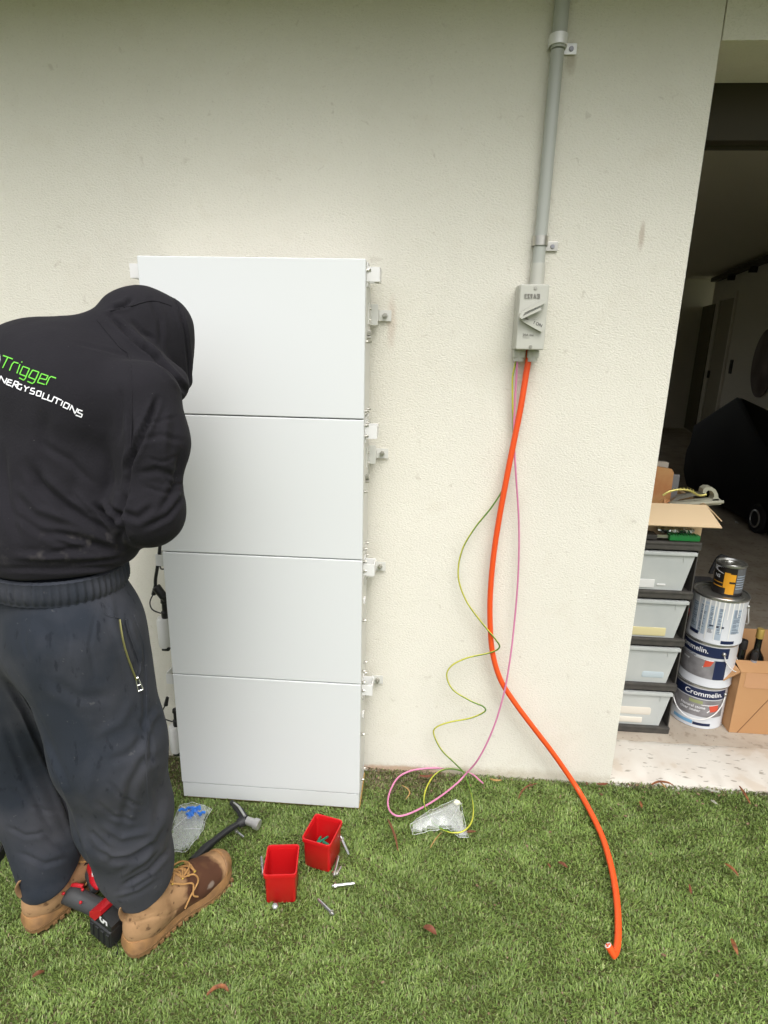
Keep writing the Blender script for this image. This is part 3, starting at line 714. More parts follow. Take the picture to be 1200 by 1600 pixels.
# ================================================================== GARAGE STORAGE
M_drf = mat('drawer_frame', srgb(62, 60, 57), .55, var=(40, .5, srgb(84, 80, 74)))
M_drb = mat('translucent_drawer', srgb(188, 191, 188), .35, spec=.4, var=(6, .6, srgb(162, 168, 168)))
dw = empty('storage_drawers', 'four-tier storage drawer tower with black frame and cloudy drawers', 'drawers', (.82, .30, 0))
DX0, DX1, DF, DBK = .60, 1.005, .30, .68
rows = [.0, .190, .382, .575, .765]
for i in range(5):
    z = rows[i]
    under(MB().box((DX0, DF-.004, z+.001), (DX1+.004, DBK, z+.026), .005).box((DX0+.005, DF-.008, z+.022), (DX1+.002, DF+.01, z+.032), .003).build('shelf', M_drf), dw)
for i in range(4):
    z0, z1 = rows[i]+.033, rows[i+1]
    for xs in (DX0, DX1-.004):
        k = MB()
        poly = [(DF+.004, z0-.006), (DBK, z0-.006), (DBK, z1+.001), (DF+.004, z1+.001)]
        k.prism(poly, xs, xs+.004, lambda u, v, d: (d, u, v))
        under(k.build('side', M_drf), dw)
    # drawer: tapering front and body, lip, catch
    k = MB(); a = .026
    vs = []
    for (y) in (DF-.002, DBK-.02):
        vs += [(DX0+.012+a, y+.006, z0), (DX1-.012-a, y+.006, z0), (DX1-.012, y, z1-.014), (DX0+.012, y, z1-.014)]
    k.add(vs, [(0, 1, 2, 3), (4, 7, 6, 5), (0, 4, 5, 1), (1, 5, 6, 2), (0, 3, 7, 4)])
    k.box((DX0+.008, DF-.010, z1-.018), (DX1-.008, DF+.006, z1-.006), .002)
    k.box((DX1-.052, DF-.004, z1-.045), (DX1-.049, DF-.0015, z1-.018), .0006)
    dd = under(k.build('drawer', M_drb), dw)
    inner = [('paper', srgb(214, 208, 196)), ('cloth', srgb(178, 190, 196)), ('rope', srgb(206, 196, 150)), ('box', srgb(214, 214, 212))][i]
    k = MB()
    if i == 0: k.box((.80, DF-.0012, z0+.01), (.90, DF+.02, z0+.035), .006).box((.79, DF-.0012, z0+.045), (.93, DF+.02, z0+.085), .01)
    if i == 1: k.box((.87, DF+.0002, z0+.02), (.955, DF+.02, z0+.05), .008)
    if i == 2: k.box((.80, DF-.0002, z0+.006), (.935, DF+.02, z0+.042), .006)
    if i == 3: k.box((.80, DF-.0002, z0+.008), (.865, DF+.02, z0+.040), .002).box((.875, DF-.0004, z0+.018), (.905, DF+.02, z0+.024), .001)
    q = k.build('contents', mat('seen_through_'+inner[0], inner[1], .5)); q.parent = dd

M_cb = mat('cardboard', srgb(196, 170, 132), .85, bump=(40, .15, .002), var=(3, .4, srgb(182, 152, 112)))
M_cb2 = mat('cardboard_light', srgb(208, 184, 148), .85, bump=(30, .12, .002))
Z8 = rows[4]+.032
ob = empty('open_box', 'open cardboard box with folded-out flaps on top of the drawers', 'box', (.85, .42, Z8))
bx0, bx1, by0, by1, bz = .62, 1.035, .375, .66, Z8+.118
k = MB()
k.box((bx0, by0, Z8), (bx1, by0+.004, bz)).box((bx0, by1-.004, Z8), (bx1, by1, bz)).box((bx1-.004, by0+.0045, Z8), (bx1, by1-.0045, bz)).box((bx0, by0+.0045, Z8), (bx0+.004, by1-.0045, bz)).box((bx0+.0045, by0+.0045, Z8), (bx1-.0045, by1-.0045, Z8+.004))
under(k.build('carton', M_cb), ob)
def flap(pts, t=.0035, name='flap', m_=None, par=ob):
    v = [Vector(p) for p in pts]; nn = (v[1]-v[0]).cross(v[3]-v[0]).normalized()*t
    k = MB().add(v+[p-nn for p in v], [(0, 1, 2, 3), (7, 6, 5, 4), (0, 4, 5, 1), (1, 5, 6, 2), (2, 6, 7, 3), (3, 7, 4, 0)])
    return under(k.build(name, m_ or M_cb2, smooth=False), par)
flap([(bx0, by0-.001, bz+.001), (bx1-.001, by0-.001, bz+.001), (bx1+.012, by0-.115, bz-.050), (bx0, by0-.115, bz-.050)])
flap([(bx1+.001, by0+.002, bz+.001), (bx1+.001, by1-.002, bz+.001), (bx1+.068, by1-.02, bz-.055), (bx1+.060, by0-.01, bz-.055)], m_=M_cb)
flap([(bx1-.002, by1+.001, bz+.001), (bx0, by1+.001, bz+.001), (bx0, by1+.05, bz+.07), (bx1-.02, by1+.05, bz+.07)], m_=M_cb)

# things in and on the box
M_wood = mat('orange_wood', srgb(180, 138, 86), .6, var=(12, .8, srgb(160, 98, 50)))
wp = at(1040, 752, .50)
k = MB().prism([(-.16, -.08), (.062, -.08), (.066, .045), (.058, .058), (0, .066), (-.16, .06)], 0, .02, lambda u, v, d: (wp[0]+u-.038, .50+d+v*.12, wp[2]+v-.012))
tag(k.build('wooden_board', M_wood), 'curved orange-brown wooden board upright in the open box', 'board')
k = MB().prism([(-.14, -.1), (.03, -.1), (.03, .052), (-.14, .06)], 0, .03, lambda u, v, d: (wp[0]+u-.01, .545+d, wp[2]+v+.012))
tag(k.build('pale_block', mat('pale_foam', srgb(170, 162, 148), .8)), 'pale flat block standing behind the wooden board', 'block')
k = MB().box((wp[0]+.0, .525, wp[2]-.08), (wp[0]+.062, .543, wp[2]+.022), .004)
tag(k.build('grey_sheet', mat('grey_plastic', srgb(112, 112, 112), .5)), 'grey flat sheet beside the wooden board in the open box', 'sheet')
M_tg = mat('trowel_grey', srgb(165, 164, 146), .45)
fl = empty('plastering_float', 'pale grey plastering float with a curved handle guard resting in the open box', 'float', tuple(at(1070, 790, .44)))
def zp(zx, zy, Y): return at(940+zx/4.615, 700+zy/4.615, Y)
k = MB()
for (p0, p1, r) in ((zp(480, 412, .44), zp(880, 388, .40), .006),):
    k.tube([p0, p1], r, 10)
k.prism([(500, 405), (690, 380), (850, 365), (875, 385), (860, 408), (700, 420), (520, 420)], 0, .01, lambda u, v, d: zp(u, v, .42)+np.array([0, d*3, 0]))
under(k.build('blade', M_tg), fl)
pts = [zp(a, b_, .42) for a, b_ in ((728, 325), (735, 295), (760, 280), (795, 282), (822, 300), (838, 330), (845, 365), (848, 385))]
k = MB(); 
pin = [zp(a, b_, .42) for a, b_ in ((750, 330), (760, 312), (775, 305), (795, 310), (808, 325), (812, 350), (800, 372), (800, 390))]
vs = []; fs = []
for j, (p_, q_) in enumerate(zip(pts, pin)):
    for dd_ in (0, .035): vs.append(p_+np.array([0, dd_, 0])); vs.append(q_+np.array([0, dd_, 0]))
for j in range(len(pts)-1):
    o_ = j*4; p_ = o_+4; fs += [(o_, p_, p_+1, o_+1), (o_+2, o_+3, p_+3, p_+2), (o_, o_+2, p_+2, p_), (o_+1, p_+1, p_+3, o_+3)]
k.add(vs, fs+[(0, 1, 3, 2), (28, 30, 31, 29)]); under(k.build('guard', M_tg), fl)
k = MB().prism([(500, 385), (560, 345), (700, 320), (720, 318), (730, 332), (560, 372), (520, 395)], 0, .02, lambda u, v, d: zp(u, v, .45)+np.array([0, d, 0])); under(k.build('back_plate', mat('dull_alu', srgb(128, 126, 116), .4, .5)), fl)
M_br = mat('brass_yellow', srgb(196, 186, 110), .3, .5)
pts = [zp(a, b_, .40) for a, b_ in ((440, 342), (480, 318), (530, 304), (580, 300), (630, 306), (670, 324), (705, 342), (755, 336))]
bh = empty('brass_brush', 'curved yellowish wire brush handle lying over the grey float', 'brush', tuple(pts[0]))
under(MB().tube(smooth_path(pts, 6), .0042, 10).build('handle', M_br), bh)
k = MB()
for a, b_ in ((520, 300), (545, 296), (570, 292), (595, 291), (620, 292), (642, 298), (662, 306)):
    k.cyl(zp(a, b_+8, .40), zp(a, b_-8, .40), .0014, n=5)
under(k.build('bristles', M_br), bh)
k = MB()
rr = random.Random(3)
for i in range(9):
    a = zp(390+rr.random()*60, 400+rr.random()*20, .39+rr.random()*.03); c = zp(450+rr.random()*50, 350+rr.random()*60, .41); k.tube([a, c], .003, 6)
tag(k.build('wood_scraps', M_wood), 'jumble of thin wooden scraps poking from the open box', 'scraps')
# on the drawers in front of the box
g0 = zp(465, 705, .325); g1 = zp(685, 712, .325)
gk = empty('green_saw', 'green-handled folding saw lying on top of the drawer tower', 'saw', tuple(g0))
GZc = Z8+.012
M_gr = mat('green_plastic', srgb(34, 128, 62), .4)
k = MB().box((g0[0], .305, GZc-.011), (g1[0], .335, GZc+.011), .005)
gs = (g1[0]-g0[0]-.016)/9
for i in range(9): k.box((g0[0]+.008+i*gs, .303, GZc+.008), (g0[0]+.008+(i+.5)*gs, .332, GZc+.014), .001)
under(k.build('handle', M_gr), gk)
under(MB().box((g0[0]-.2, .318, GZc-.006), (g0[0]-.0005, .321, GZc+.006), .0006).build('blade', M_zinc), gk)
# crumpled foil
vs = []; fs = []; c0 = zp(520, 665, .35); r3 = random.Random(5)
nu, nv = 22, 9
for i in range(nu):
    for j in range(nv):
        a = 2*math.pi*j/nv; u = (i/(nu-1)-.5); rr_ = .019*(1-(2*u)**4*.6)*(1+r3.uniform(-.35, .35))
        vs.append((c0[0]+u*.13, c0[1]+math.cos(a)*rr_, Z8+.030+math.sin(a)*rr_*.75))
for i in range(nu-1):
    for j in range(nv): j2 = (j+1) % nv; fs.append((i*nv+j, i*nv+j2, (i+1)*nv+j2, (i+1)*nv+j))
fs += [tuple(range(nv)), tuple((nu-1)*nv+k_ for k_ in range(nv))]
tag(MB().add(vs, fs).build('foil_roll', mat('foil', srgb(215, 220, 215), .22, .95), smooth=False), 'crumpled silver foil roll behind the green saw', 'foil')
k = MB().box((.70, .31, Z8+.001), (c0[0]-.075, .36, Z8+.02), .004)
tag(k.build('dark_tool_case', M_drf), 'dark tool case on the drawers beside the foil roll', 'case')

# paint cans
M_tin = mat('tin_metal', srgb(180, 180, 176), .3, .9)
M_lab = mat('label_white', srgb(205, 208, 212), .4)
M_navy = mat('label_navy', srgb(26, 38, 72), .4)
M_lgrey = mat('label_grey', srgb(120, 118, 120), .4, var=(25, .8, srgb(150, 148, 150)))
M_red = mat('label_red', srgb(206, 82, 60), .4)
M_blue = mat('label_blue', srgb(120, 176, 216), .4)
M_olive = mat('label_olive', srgb(150, 158, 110), .4)
M_wink = mat('label_white_ink', srgb(235, 236, 238), .4)
M_dink = mat('label_dark_ink', srgb(60, 66, 82), .4)
M_lblue = mat('label_pale_blue', srgb(168, 182, 196), .4)
M_drip = mat('dried_paint', srgb(232, 232, 228), .5)
VA = math.atan2(-1.8-.445, -1.17)              # direction from the cans towards the viewer
def wrap(c, R, z, ang, poly, off, name, m_, par):
    """flat pieces (u along the surface, v up) wrapped on a can"""
    k = MB()
    for pl_ in poly:
        us = [p[0] for p in pl_]; 
        if len(pl_) == 4 and isinstance(pl_[0], tuple):
            u0, u1 = min(us), max(us); n_ = max(2, int((u1-u0)/.008)+1)
            a, b_, c_, d_ = pl_
            vs = []; fs = []
            for i in range(n_+1):
                t = i/n_
                for (p, q) in ((a, b_), (d_, c_)):
                    u = p[0]+(q[0]-p[0])*t; v = p[1]+(q[1]-p[1])*t; an = ang+u/R
                    vs.append((c[0]+(R+off)*math.cos(an), c[1]+(R+off)*math.sin(an), z+v))
            for i in range(n_): fs.append((2*i, 2*i+2, 2*i+3, 2*i+1))
            k.add(vs, fs)
    q = k.build(name, m_); q.parent = par; return q
def wtext(c, R, z, ang, txt, u0, v0, size, off, m_, par, bold=.0, slope=0, name='lettering'):
    vs, fs = text_geo(txt, size, bold)
    P = [(c[0]+(R+off)*math.cos(ang+(u0+x)/R), c[1]+(R+off)*math.sin(ang+(u0+x)/R), z+v0+y+slope*x) for x, y, _ in vs]
    q = MB().add(P, fs).build(name, m_, smooth=False); q.parent = par; return q
def rect(u0, u1, v0, v1): return ((u0, v0), (u1, v0), (u1, v1), (u0, v1))
CC = (1.170, .445)
def can(z, h, R, c, label, name='paint_can', body=M_lab, grp='paint cans stacked in the garage doorway'):
    e = empty(name, label, 'paint can', (c[0], c[1], z), grp)
    T = Matrix.Translation((c[0], c[1], z))
    bd = MB().lathe([(R-.004, .001), (R+.0015, .001), (R+.0015, .005), (R, .008), (R, h-.012), (R+.001, h-.009)], T, 56).build('body', body); under(bd, e)
    ld = MB().lathe([(R+.0012, h-.0088), (R+.003, h-.004), (R+.002, h), (R-.004, h), (R-.006, h-.006), (R-.016, h-.006), (R-.018, h-.003), (R-.028, h-.003), (R-.030, h-.007), (.0005, h-.007)], T, 56).build('lid', M_tin); under(ld, e)
    return e, bd
H1, RC1 = .186, .098
e1_, b1_ = can(.001, H1, RC1, CC, 'bottom paint can of the stack, navy label and wire handle hanging in front')
wrap(CC, RC1, .001, VA, [rect(-.13, .11, .132, .172)], .0004, 'label_band', M_navy, b1_)
wtext(CC, RC1, .001, VA, 'Crommelin.', -.052, .143, .030, .0009, M_wink, b1_, .012)
wrap(CC, RC1, .001, VA, [rect(-.13, .11, .052, .128)], .0004, 'label_picture', M_lgrey, b1_)
wrap(CC, RC1, .001, VA, [((.015, .106), (.085, .110), (.085, .112), (.042, .072))], .0007, 'label_wedge', M_wink, b1_)
wrap(CC, RC1, .001, VA, [((.052, .076), (.085, .080), (.082, .108), (.045, .104))], .0009, 'label_wedge', M_red, b1_)
wrap(CC, RC1, .001, VA, [rect(-.03, .02, .108, .122)], .0007, 'label_stripe', M_olive, b1_)
wtext(CC, RC1, .001, VA, 'Natural stone', -.060, .088, .0165, .0010, M_wink, b1_, .01)
wtext(CC, RC1, .001, VA, 'clear sealer', -.060, .072, .0165, .0010, M_wink, b1_, .01)
wrap(CC, RC1, .001, VA, [rect(-.085, -.005, .014, .028)], .0006, 'label_stripe', M_blue, b1_)
wrap(CC, RC1, .001, VA, [rect(-.003, .062, .012, .024)], .0006, 'label_stripe', M_navy, b1_)
def handle(c, R, z, a0, a1, drop, par, out=.012):
    pts = []
    for i in range(25):
        t = i/24; a = a0+(a1-a0)*t; d = math.sin(math.pi*t)
        pts.append((c[0]+(R+.004+out*d)*math.cos(a), c[1]+(R+.004+out*d)*math.sin(a), z-drop*d**.6))
    under(MB().tube(pts, .0022, 8).build('handle', M_wht), par)
    for a in (a0, a1):
        under(MB().sphere((c[0]+(R+.002)*math.cos(a), c[1]+(R+.002)*math.sin(a), z), .008, n=6).build('handle_stud', M_tin), par)
handle(CC, RC1, .001+.150, VA-1.25, VA+1.12, .105, e1_)
C2 = (1.176, .440)
e2_, b2_ = can(.0015+H1, H1, RC1-.002, C2, 'middle paint can of the stack, navy label turned to the left')
Z2 = .0015+H1
wrap(C2, RC1-.002, Z2, VA, [rect(-.14, .075, .128, .172)], .0004, 'label_band', M_navy, b2_)
wtext(C2, RC1-.002, Z2, VA, 'Crommelin.', -.145, .143, .030, .0009, M_wink, b2_, .012)
wrap(C2, RC1-.002, Z2, VA, [rect(-.14, .028, .036, .118)], .0004, 'label_picture', M_lgrey, b2_)
wrap(C2, RC1-.002, Z2, VA, [rect(.028, .072, .036, .118)], .0005, 'label_panel', M_navy, b2_)
wrap(C2, RC1-.002, Z2, VA, [((-.05, .116), (.025, .118), (.025, .118), (-.012, .080))], .0007, 'label_wedge', M_wink, b2_)
wrap(C2, RC1-.002, Z2, VA, [((-.010, .082), (.014, .092), (.024, .114), (-.006, .112))], .0009, 'label_wedge', M_red, b2_)
wtext(C2, RC1-.002, Z2, VA, 'CementCoat', -.105, .119, .012, .0008, M_dink, b2_, .01)
wtext(C2, RC1-.002, Z2, VA, 'stone', -.098, .095, .014, .0009, M_wink, b2_, .01)
handle(C2, RC1-.002, Z2+.15, VA+.55, VA+2.4, .085, e2_, .016)
C3 = (1.180, .438); Z3 = Z2+H1+.0005
e3_, b3_ = can(Z3, H1, RC1-.001, C3, 'top large paint can, pale back label with white paint drips')
R3 = RC1-.001; rr = random.Random(11)
pls = []
for (u0, u1, v0, v1) in ((-.10, -.068, .03, .15), (-.062, -.034, .03, .15), (-.026, -.004, .06, .155), (.004, .024, .02, .15), (.055, .095, .05, .15), (-.058, -.03, .155, .165)):
    pls.append(rect(u0, u1, v0, v1))
wrap(C3, R3, Z3, VA, pls, .0004, 'label_panel', M_lblue, b3_)
pls = []
for col_ in ((-.098, -.07), (-.06, -.036), (-.024, -.006), (.006, .022), (.058, .092)):
    v = .148
    while v > .045:
        u1 = col_[0]+(col_[1]-col_[0])*rr.uniform(.4, 1); pls.append(rect(col_[0]+.001, u1, v-.0016, v)); v -= rr.choice([.0038, .0038, .007])
wrap(C3, R3, Z3, VA, pls, .0007, 'small_print', M_dink, b3_)
wrap(C3, R3, Z3, VA, [rect(-.10, -.055, .022, .036), rect(.028, .078, .006, .02)], .0008, 'label_stripe', M_navy, b3_)
wrap(C3, R3, Z3, VA, [rect(-.02, -.006, .072, .078), rect(0, .012, .07, .078), rect(.016, .03, .07, .078)], .0008, 'label_mark', M_dink, b3_)
pls = []
for u, L_ in ((-.072, .11), (-.05, .15), (-.030, .165), (-.012, .10), (.0, .16), (.018, .13), (.034, .07), (.05, .155), (.07, .06), (.088, .12)):
    pls.append(((u, .178-L_), (u+.0028, .178-L_), (u+.0042, .178), (u-.0012, .178)))
wrap(C3, R3, Z3, VA, pls, .0011, 'paint_drip', M_drip, b3_)
handle(C3, R3, Z3+.155, VA+1.3, VA+2.9, .10, e3_, .01)
under(MB().sphere((C3[0]+R3*math.cos(VA-1.35), C3[1]+R3*math.sin(VA-1.35), Z3+.155), .008, n=6).build('handle_stud', M_tin), e3_)
CT = (1.205, .452); ZT = Z3+H1-.0065+.0005; RT, HT = .052, .122
M_tinl = mat('tin_label_dark', srgb(38, 34, 32), .35); M_tyel = mat('tin_label_yellow', srgb(226, 160, 40), .4); M_tgr = mat('tin_label_grey', srgb(96, 98, 100), .35)
e4_, b4_ = can(ZT, HT, RT, CT, 'small dark tin with yellow labels standing on the top paint can', 'paint_tin', M_tinl)
wrap(CT, RT, ZT, VA, [((-.068, .095), (-.02, .085), (.02, .112), (-.068, .112))], .0004, 'label_panel', M_wink, b4_)
wrap(CT, RT, ZT, VA, [rect(-.016, .004, .030, .092), rect(.004, .024, .058, .088), rect(-.006, .024, .004, .050)], .0006, 'label_panel', M_tyel, b4_)
wrap(CT, RT, ZT, VA, [rect(.026, .072, .012, .112)], .0004, 'label_panel', M_tgr, b4_)
wrap(CT, RT, ZT, VA, [rect(.028, .07, v, v+.003) for v in (.03, .04, .05, .06, .07, .08)], .0007, 'small_print', M_lblue, b4_)
wtext(CT, RT, ZT, VA, 'NS', -.054, .066, .018, .0008, M_wink, b4_, .015)
wrap(CT, RT, ZT, VA, [rect(-.06, -.018, .030, .034), rect(-.06, -.018, .046, .049)], .0007, 'small_print', M_tyel, b4_)

# cardboard carton with bottles
M_cb3 = mat('carton_brown', srgb(186, 142, 98), .82, bump=(40, .1, .002), var=(4, .4, srgb(170, 124, 82)))
M_tape = mat('packing_tape', srgb(196, 150, 112), .35, coat=.3)
cbx = empty('bottle_carton', 'brown taped carton full of bottles right of the paint cans', 'carton', (1.36, .42, 0))
x0, x1, y0, y1, H = 1.255, 1.60, .335, .62, .270
k = MB().box((x0, y0, .001), (x1, y0+.004, H)).box((x0, y1-.004, .001), (x1, y1, H+.05)).box((x0, y0+.0045, .001), (x0+.004, y1-.0045, H)).box((x1-.004, y0+.0045, .001), (x1, y1-.0045, H)).box((x0+.0045, y0+.0045, .001), (x1-.0045, y1-.0045, .006))
under(k.build('carton', M_cb3), cbx)
flap([(x0, y0-.001, H+.001), (x1, y0-.001, H+.001), (x1, y0+.075, H+.012), (x0+.01, y0+.075, H+.012)], m_=M_cb3, par=cbx)
flap([(x0-.001, y0+.002, H+.001), (x0-.001, y1-.002, H+.001), (x0-.06, y1-.01, H-.045), (x0-.055, y0+.01, H-.045)], m_=M_cb3, par=cbx)
under(MB().box((x0+.02, y0-.0012, H-.062), (x1, y0-.0004, H-.002)).box((x0+.03, y0-.0018, H-.066), (x1, y0-.0013, H-.060)).build('tape', M_tape), cbx)
v0, v1 = (x0+.03, .002), (x0+.15, H-.064)
under(MB().prism([v0, (v0[0]+.003, v0[1]), (v1[0]+.003, v1[1]), v1], y0-.0011, y0-.0003, lambda u, v, d: (u, d, v)).build('seam', mat('seam_brown', srgb(120, 84, 56), .8)), cbx)
M_bt = mat('bottle_dark', srgb(18, 20, 18), .12, spec=.6, coat=.4)
def bottle(x, y, hh, r, m_, cap, label):
    e = empty('bottle', label, 'bottle', (x, y, .007), 'bottles in the brown carton')
    T = Matrix.Translation((x, y, .007))
    under(MB().lathe([(r*.9, 0), (r, .006), (r, hh*.60), (r*.85, hh*.68), (r*.38, hh*.76), (r*.36, hh*.93)], T, 24).build('glass', m_), e)
    under(MB().lathe([(r*.42, hh*.90), (r*.42, hh), (r*.38, hh+.003), (.0005, hh+.003)], T, 20).build('cap', cap), e)
M_gold = mat('gold_cap', srgb(196, 168, 90), .35, .4)
bottle(1.315, .46, .335, .036, M_bt, M_blk, 'dark bottle with black cap nearest the paint cans')
bottle(1.335, .405, .315, .030, mat('bottle_white_neck', srgb(150, 150, 156), .3), M_blk, 'short pale-necked bottle at the carton front')
bottle(1.395, .50, .368, .034, M_bt, M_gold, 'bottle with gold foil neck standing in the carton')
bottle(1.470, .43, .385, .040, M_bt, M_blk, 'tall black bottle at the right frame edge in the carton')

# tool bag behind the cans
M_bag = mat('bag_black', srgb(24, 24, 26), .7, bump=(60, .4, .003))
M_bag2 = mat('bag_grey', srgb(62, 62, 64), .5)
tb = empty('tool_case', 'black tool case with red and orange latches behind the paint cans', 'tool case', (1.22, .80, 0))
k = MB().box((1.06, .66, .001), (1.42, .94, .36), .02, seg=3).box((1.08, .645, .20), (1.40, .66, .34), .006); under(k.build('body', M_bag), tb)
k = MB().box((1.05, .66, .361), (1.40, .95, .42), .015, seg=3).box((1.08, .72, .42), (1.36, .9, .445), .01); under(k.build('lid', M_bag2), tb)
M_rp = mat('red_plastic', srgb(186, 34, 30), .4); M_op = mat('orange_plastic', srgb(222, 128, 30), .4)
for i, (x, mm_) in enumerate(((1.09, M_rp), (1.125, M_op), (1.165, M_rp), (1.20, M_op))):
    under(MB().sphere((x, .645, .372), (.015, .015, .017), n=7).build('latch', mm_), tb)
under(MB().sphere((1.395, .64, .22), (.013, .016, .028), n=7).build('latch', M_rp), tb)
hp = [zp(780, 905, .85), zp(800, 850, .85), zp(845, 790, .85), zp(870, 778, .85), (1.55, .86, .60)]
hp = [zp(785, 905, .80), zp(812, 845, .80), zp(850, 788, .80), zp(880, 785, .80), zp(935, 815, .80), zp(985, 850, .80), zp(1010, 880, .80)]
under(MB().tube(smooth_path(hp, 5), .013, 10, flat=.7).build('handle', M_bag), tb)

# dark vehicle
M_car = mat('black_paint', srgb(3, 3, 4), .55, spec=.2); M_rim = mat('rim_silver', srgb(190, 190, 190), .3, .8); M_ty = mat('tyre', srgb(10, 10, 10), .9)
vh = empty('parked_vehicle', 'black covered vehicle with a small pale wheel rim in the dark garage', 'vehicle', (3.3, 3.6, 0))
def side_at(px, py, X):                        # where the line of sight meets the plane x = X
    d = CR*(px-600)/FPX - CU*(py-800)/FPX + CF
    t = X/d[0]; p = CPOS+d*t; return (p[1], p[2])
prof = [(1066, 735), (1070, 705), (1077, 690), (1082, 664), (1115, 642), (1150, 619), (1158, 621), (1167, 640), (1182, 672), (1200, 702), (1215, 730), (1235, 790), (1235, 868), (1200, 852), (1120, 806), (1088, 786), (1070, 765)]
pf = [side_at(a, b_, 2.78) for a, b_ in prof]
pf = [(max(y, .9), max(z, .06)) for y, z in pf]
bm = bmesh.new()
va = [bm.verts.new((2.78, y, z)) for y, z in pf]; yc_ = sum(y for y, z in pf)/len(pf); vb = [bm.verts.new((3.30, yc_+(y-yc_)*.8, z*.8)) for y, z in pf]
bm.faces.new(va); bm.faces.new(vb[::-1])
for i in range(len(pf)): j = (i+1) % len(pf); bm.faces.new((va[i], vb[i], vb[j], va[j]))
bmesh.ops.recalc_face_normals(bm, faces=bm.faces[:]); bmesh.ops.bevel(bm, geom=bm.edges[:], offset=.035, segments=2, profile=.6, affect='EDGES')
k = MB(); k.bm(bm); under(k.build('body', M_car), vh)
for (px_, py_) in ((1178, 822),):
    yc, zc = side_at(px_, py_, 2.76); zc = .125
    T = Matrix.Translation((2.77, yc, zc)) @ Matrix.Rotation(rad(-90), 4, 'Y')
    wh = under(MB().lathe([(.08, -.08), (.110, -.08), (.122, -.05), (.122, .0), (.110, .015), (.075, .015)], T, 36).build('tyre', M_ty), vh)
    q = MB().lathe([(.072, -.04), (.076, .018), (.064, .022), (.060, .0)], T, 36); q = q.build('rim', M_rim); q.parent = wh
    q = MB()
    for i in range(5):
        a = i*2*math.pi/5; q.bm(bmesh.new()) if 0 else None
        d_ = Vector((0, math.cos(a), math.sin(a))); q.tube([Vector((2.762, yc, zc))+d_*.03, Vector((2.762, yc, zc))+d_*.066], .006, 6)
    q = q.build('spokes', M_track); q.parent = wh
lpos = side_at(1150, 818, 2.77); under(MB().sphere((2.775, lpos[0], lpos[1]), (.01, .03, .02), n=6).build('reflector', M_rim), vh)
# ================================================================== THINGS ON THE GRASS
M_tub = mat('tub_red', srgb(190, 22, 26), .35, spec=.5)
def tub(px, py, rot, label, w0=.080, w1=.088, d0=.086, d1=.100, h=.104):
    c = on_ground(px, py, h); c[2] = -.006
    e = empty('screw_tub', label, 'tub', tuple(c), 'red screw tubs on the grass', rz=rad(rot))
    def ring(w_, d_, z, r=.009):
        out = []
        for cxs, cys, a0 in ((1, 1, 0), (-1, 1, 90), (-1, -1, 180), (1, -1, 270)):
            for a in (0, 30, 60, 90): out.append((cxs*(w_/2-r)+r*math.cos(rad(a0+a)), cys*(d_/2-r)+r*math.sin(rad(a0+a)), z))
        return out
    def loft(rings, close=True):
        k = MB(); n_ = len(rings[0]); vs = [p for r_ in rings for p in r_]; fs = []
        for i in range(len(rings)-1):
            for j in range(n_): j2 = (j+1) % n_; fs.append((i*n_+j, i*n_+j2, (i+1)*n_+j2, (i+1)*n_+j))
        fs.append(tuple(range(n_))[::-1]); fs.append(tuple((len(rings)-1)*n_+j for j in range(n_)))
        return k.add(vs, fs)
    t = .0022
    k = loft([ring(w0-.004, d0-.004, 0), ring(w0, d0, .003), ring(w1-.006, d1-.006, h-.011), ring(w1-.006-1.6*t, d1-.006-1.6*t, h-.0105), ring(w0-1.6*t, d0-1.6*t, .006)])
    o = k.build('tub_body', M_tub, parent=e)
    k = loft([ring(w1-.007, d1-.007, h-.012), ring(w1+.001, d1+.001, h-.012), ring(w1+.002, d1+.002, h-.003), ring(w1+.001, d1+.001, h), ring(w1-.005, d1-.005, h), ring(w1-.0065, d1-.0065, h-.002), ring(w1-.0085, d1-.0085, h-.0118)])
    k.f = k.f[:-2]; k.mi = k.mi[:-2]
    k.build('rim', M_tub, parent=e)
    return e
t1 = tub(440, 1340, 7, 'red open plastic tub nearer the camera, almost empty')
t2 = tub(504, 1293, -14, 'red open plastic tub nearer the battery tower, holding green wall plugs')
M_plug = mat('plug_green', srgb(24, 120, 92), .5)
for i, (dx, dy, a, z) in enumerate(((-.018, .018, 70, .040), (-.008, .006, -20, .036), (.014, .010, -35, .040), (.018, -.004, 10, .044), (-.004, .026, 40, .040))):
    c = np.array(t2.location)+np.array([dx, dy, z]); d = np.array([math.cos(rad(a)), math.sin(rad(a)), .1])*.019
    k = MB().tube([c-d, c-d*.9, c+d*.8, c+d], [.0046, .0038, .0034, .002], 8)
    tag(k.build('wall_plug', M_plug), 'green plastic wall plug lying in the red tub by the battery tower', 'wall plug', 'green wall plugs in the red tub')
M_scr = mat('screw_steel', srgb(205, 206, 208), .25, .9)
def anchor(a, b, label, L=None, r=.0042, za=.010, zb=.010):
    p = on_ground(*a, za) if len(a) == 2 else np.array(a); q = on_ground(*b, zb) if len(b) == 2 else np.array(b); d = (q-p); n_ = np.linalg.norm(d); d = d/n_
    e = empty('sleeve_anchor', label, 'anchor bolt', tuple(p), 'loose sleeve anchors on the grass')
    under(MB().tube([p+d*.006, p+d*.009, q-d*.004, q], [r, r, r, r*.8], 10).build('sleeve', M_scr), e)
    under(MB().cyl(p+d*.002, p+d*.0075, r*1.7, n=6).build('nut', M_zinc), e)
    under(MB().cyl(p-d*.004, p+d*.002, r*.72, n=8).build('stud', M_scr), e)
anchor((521, 1384), (554, 1380), 'loose sleeve anchor lying level right of the near red tub')
anchor((520, 1428), (497, 1405), 'sleeve anchor lying slanted in front of both tubs')
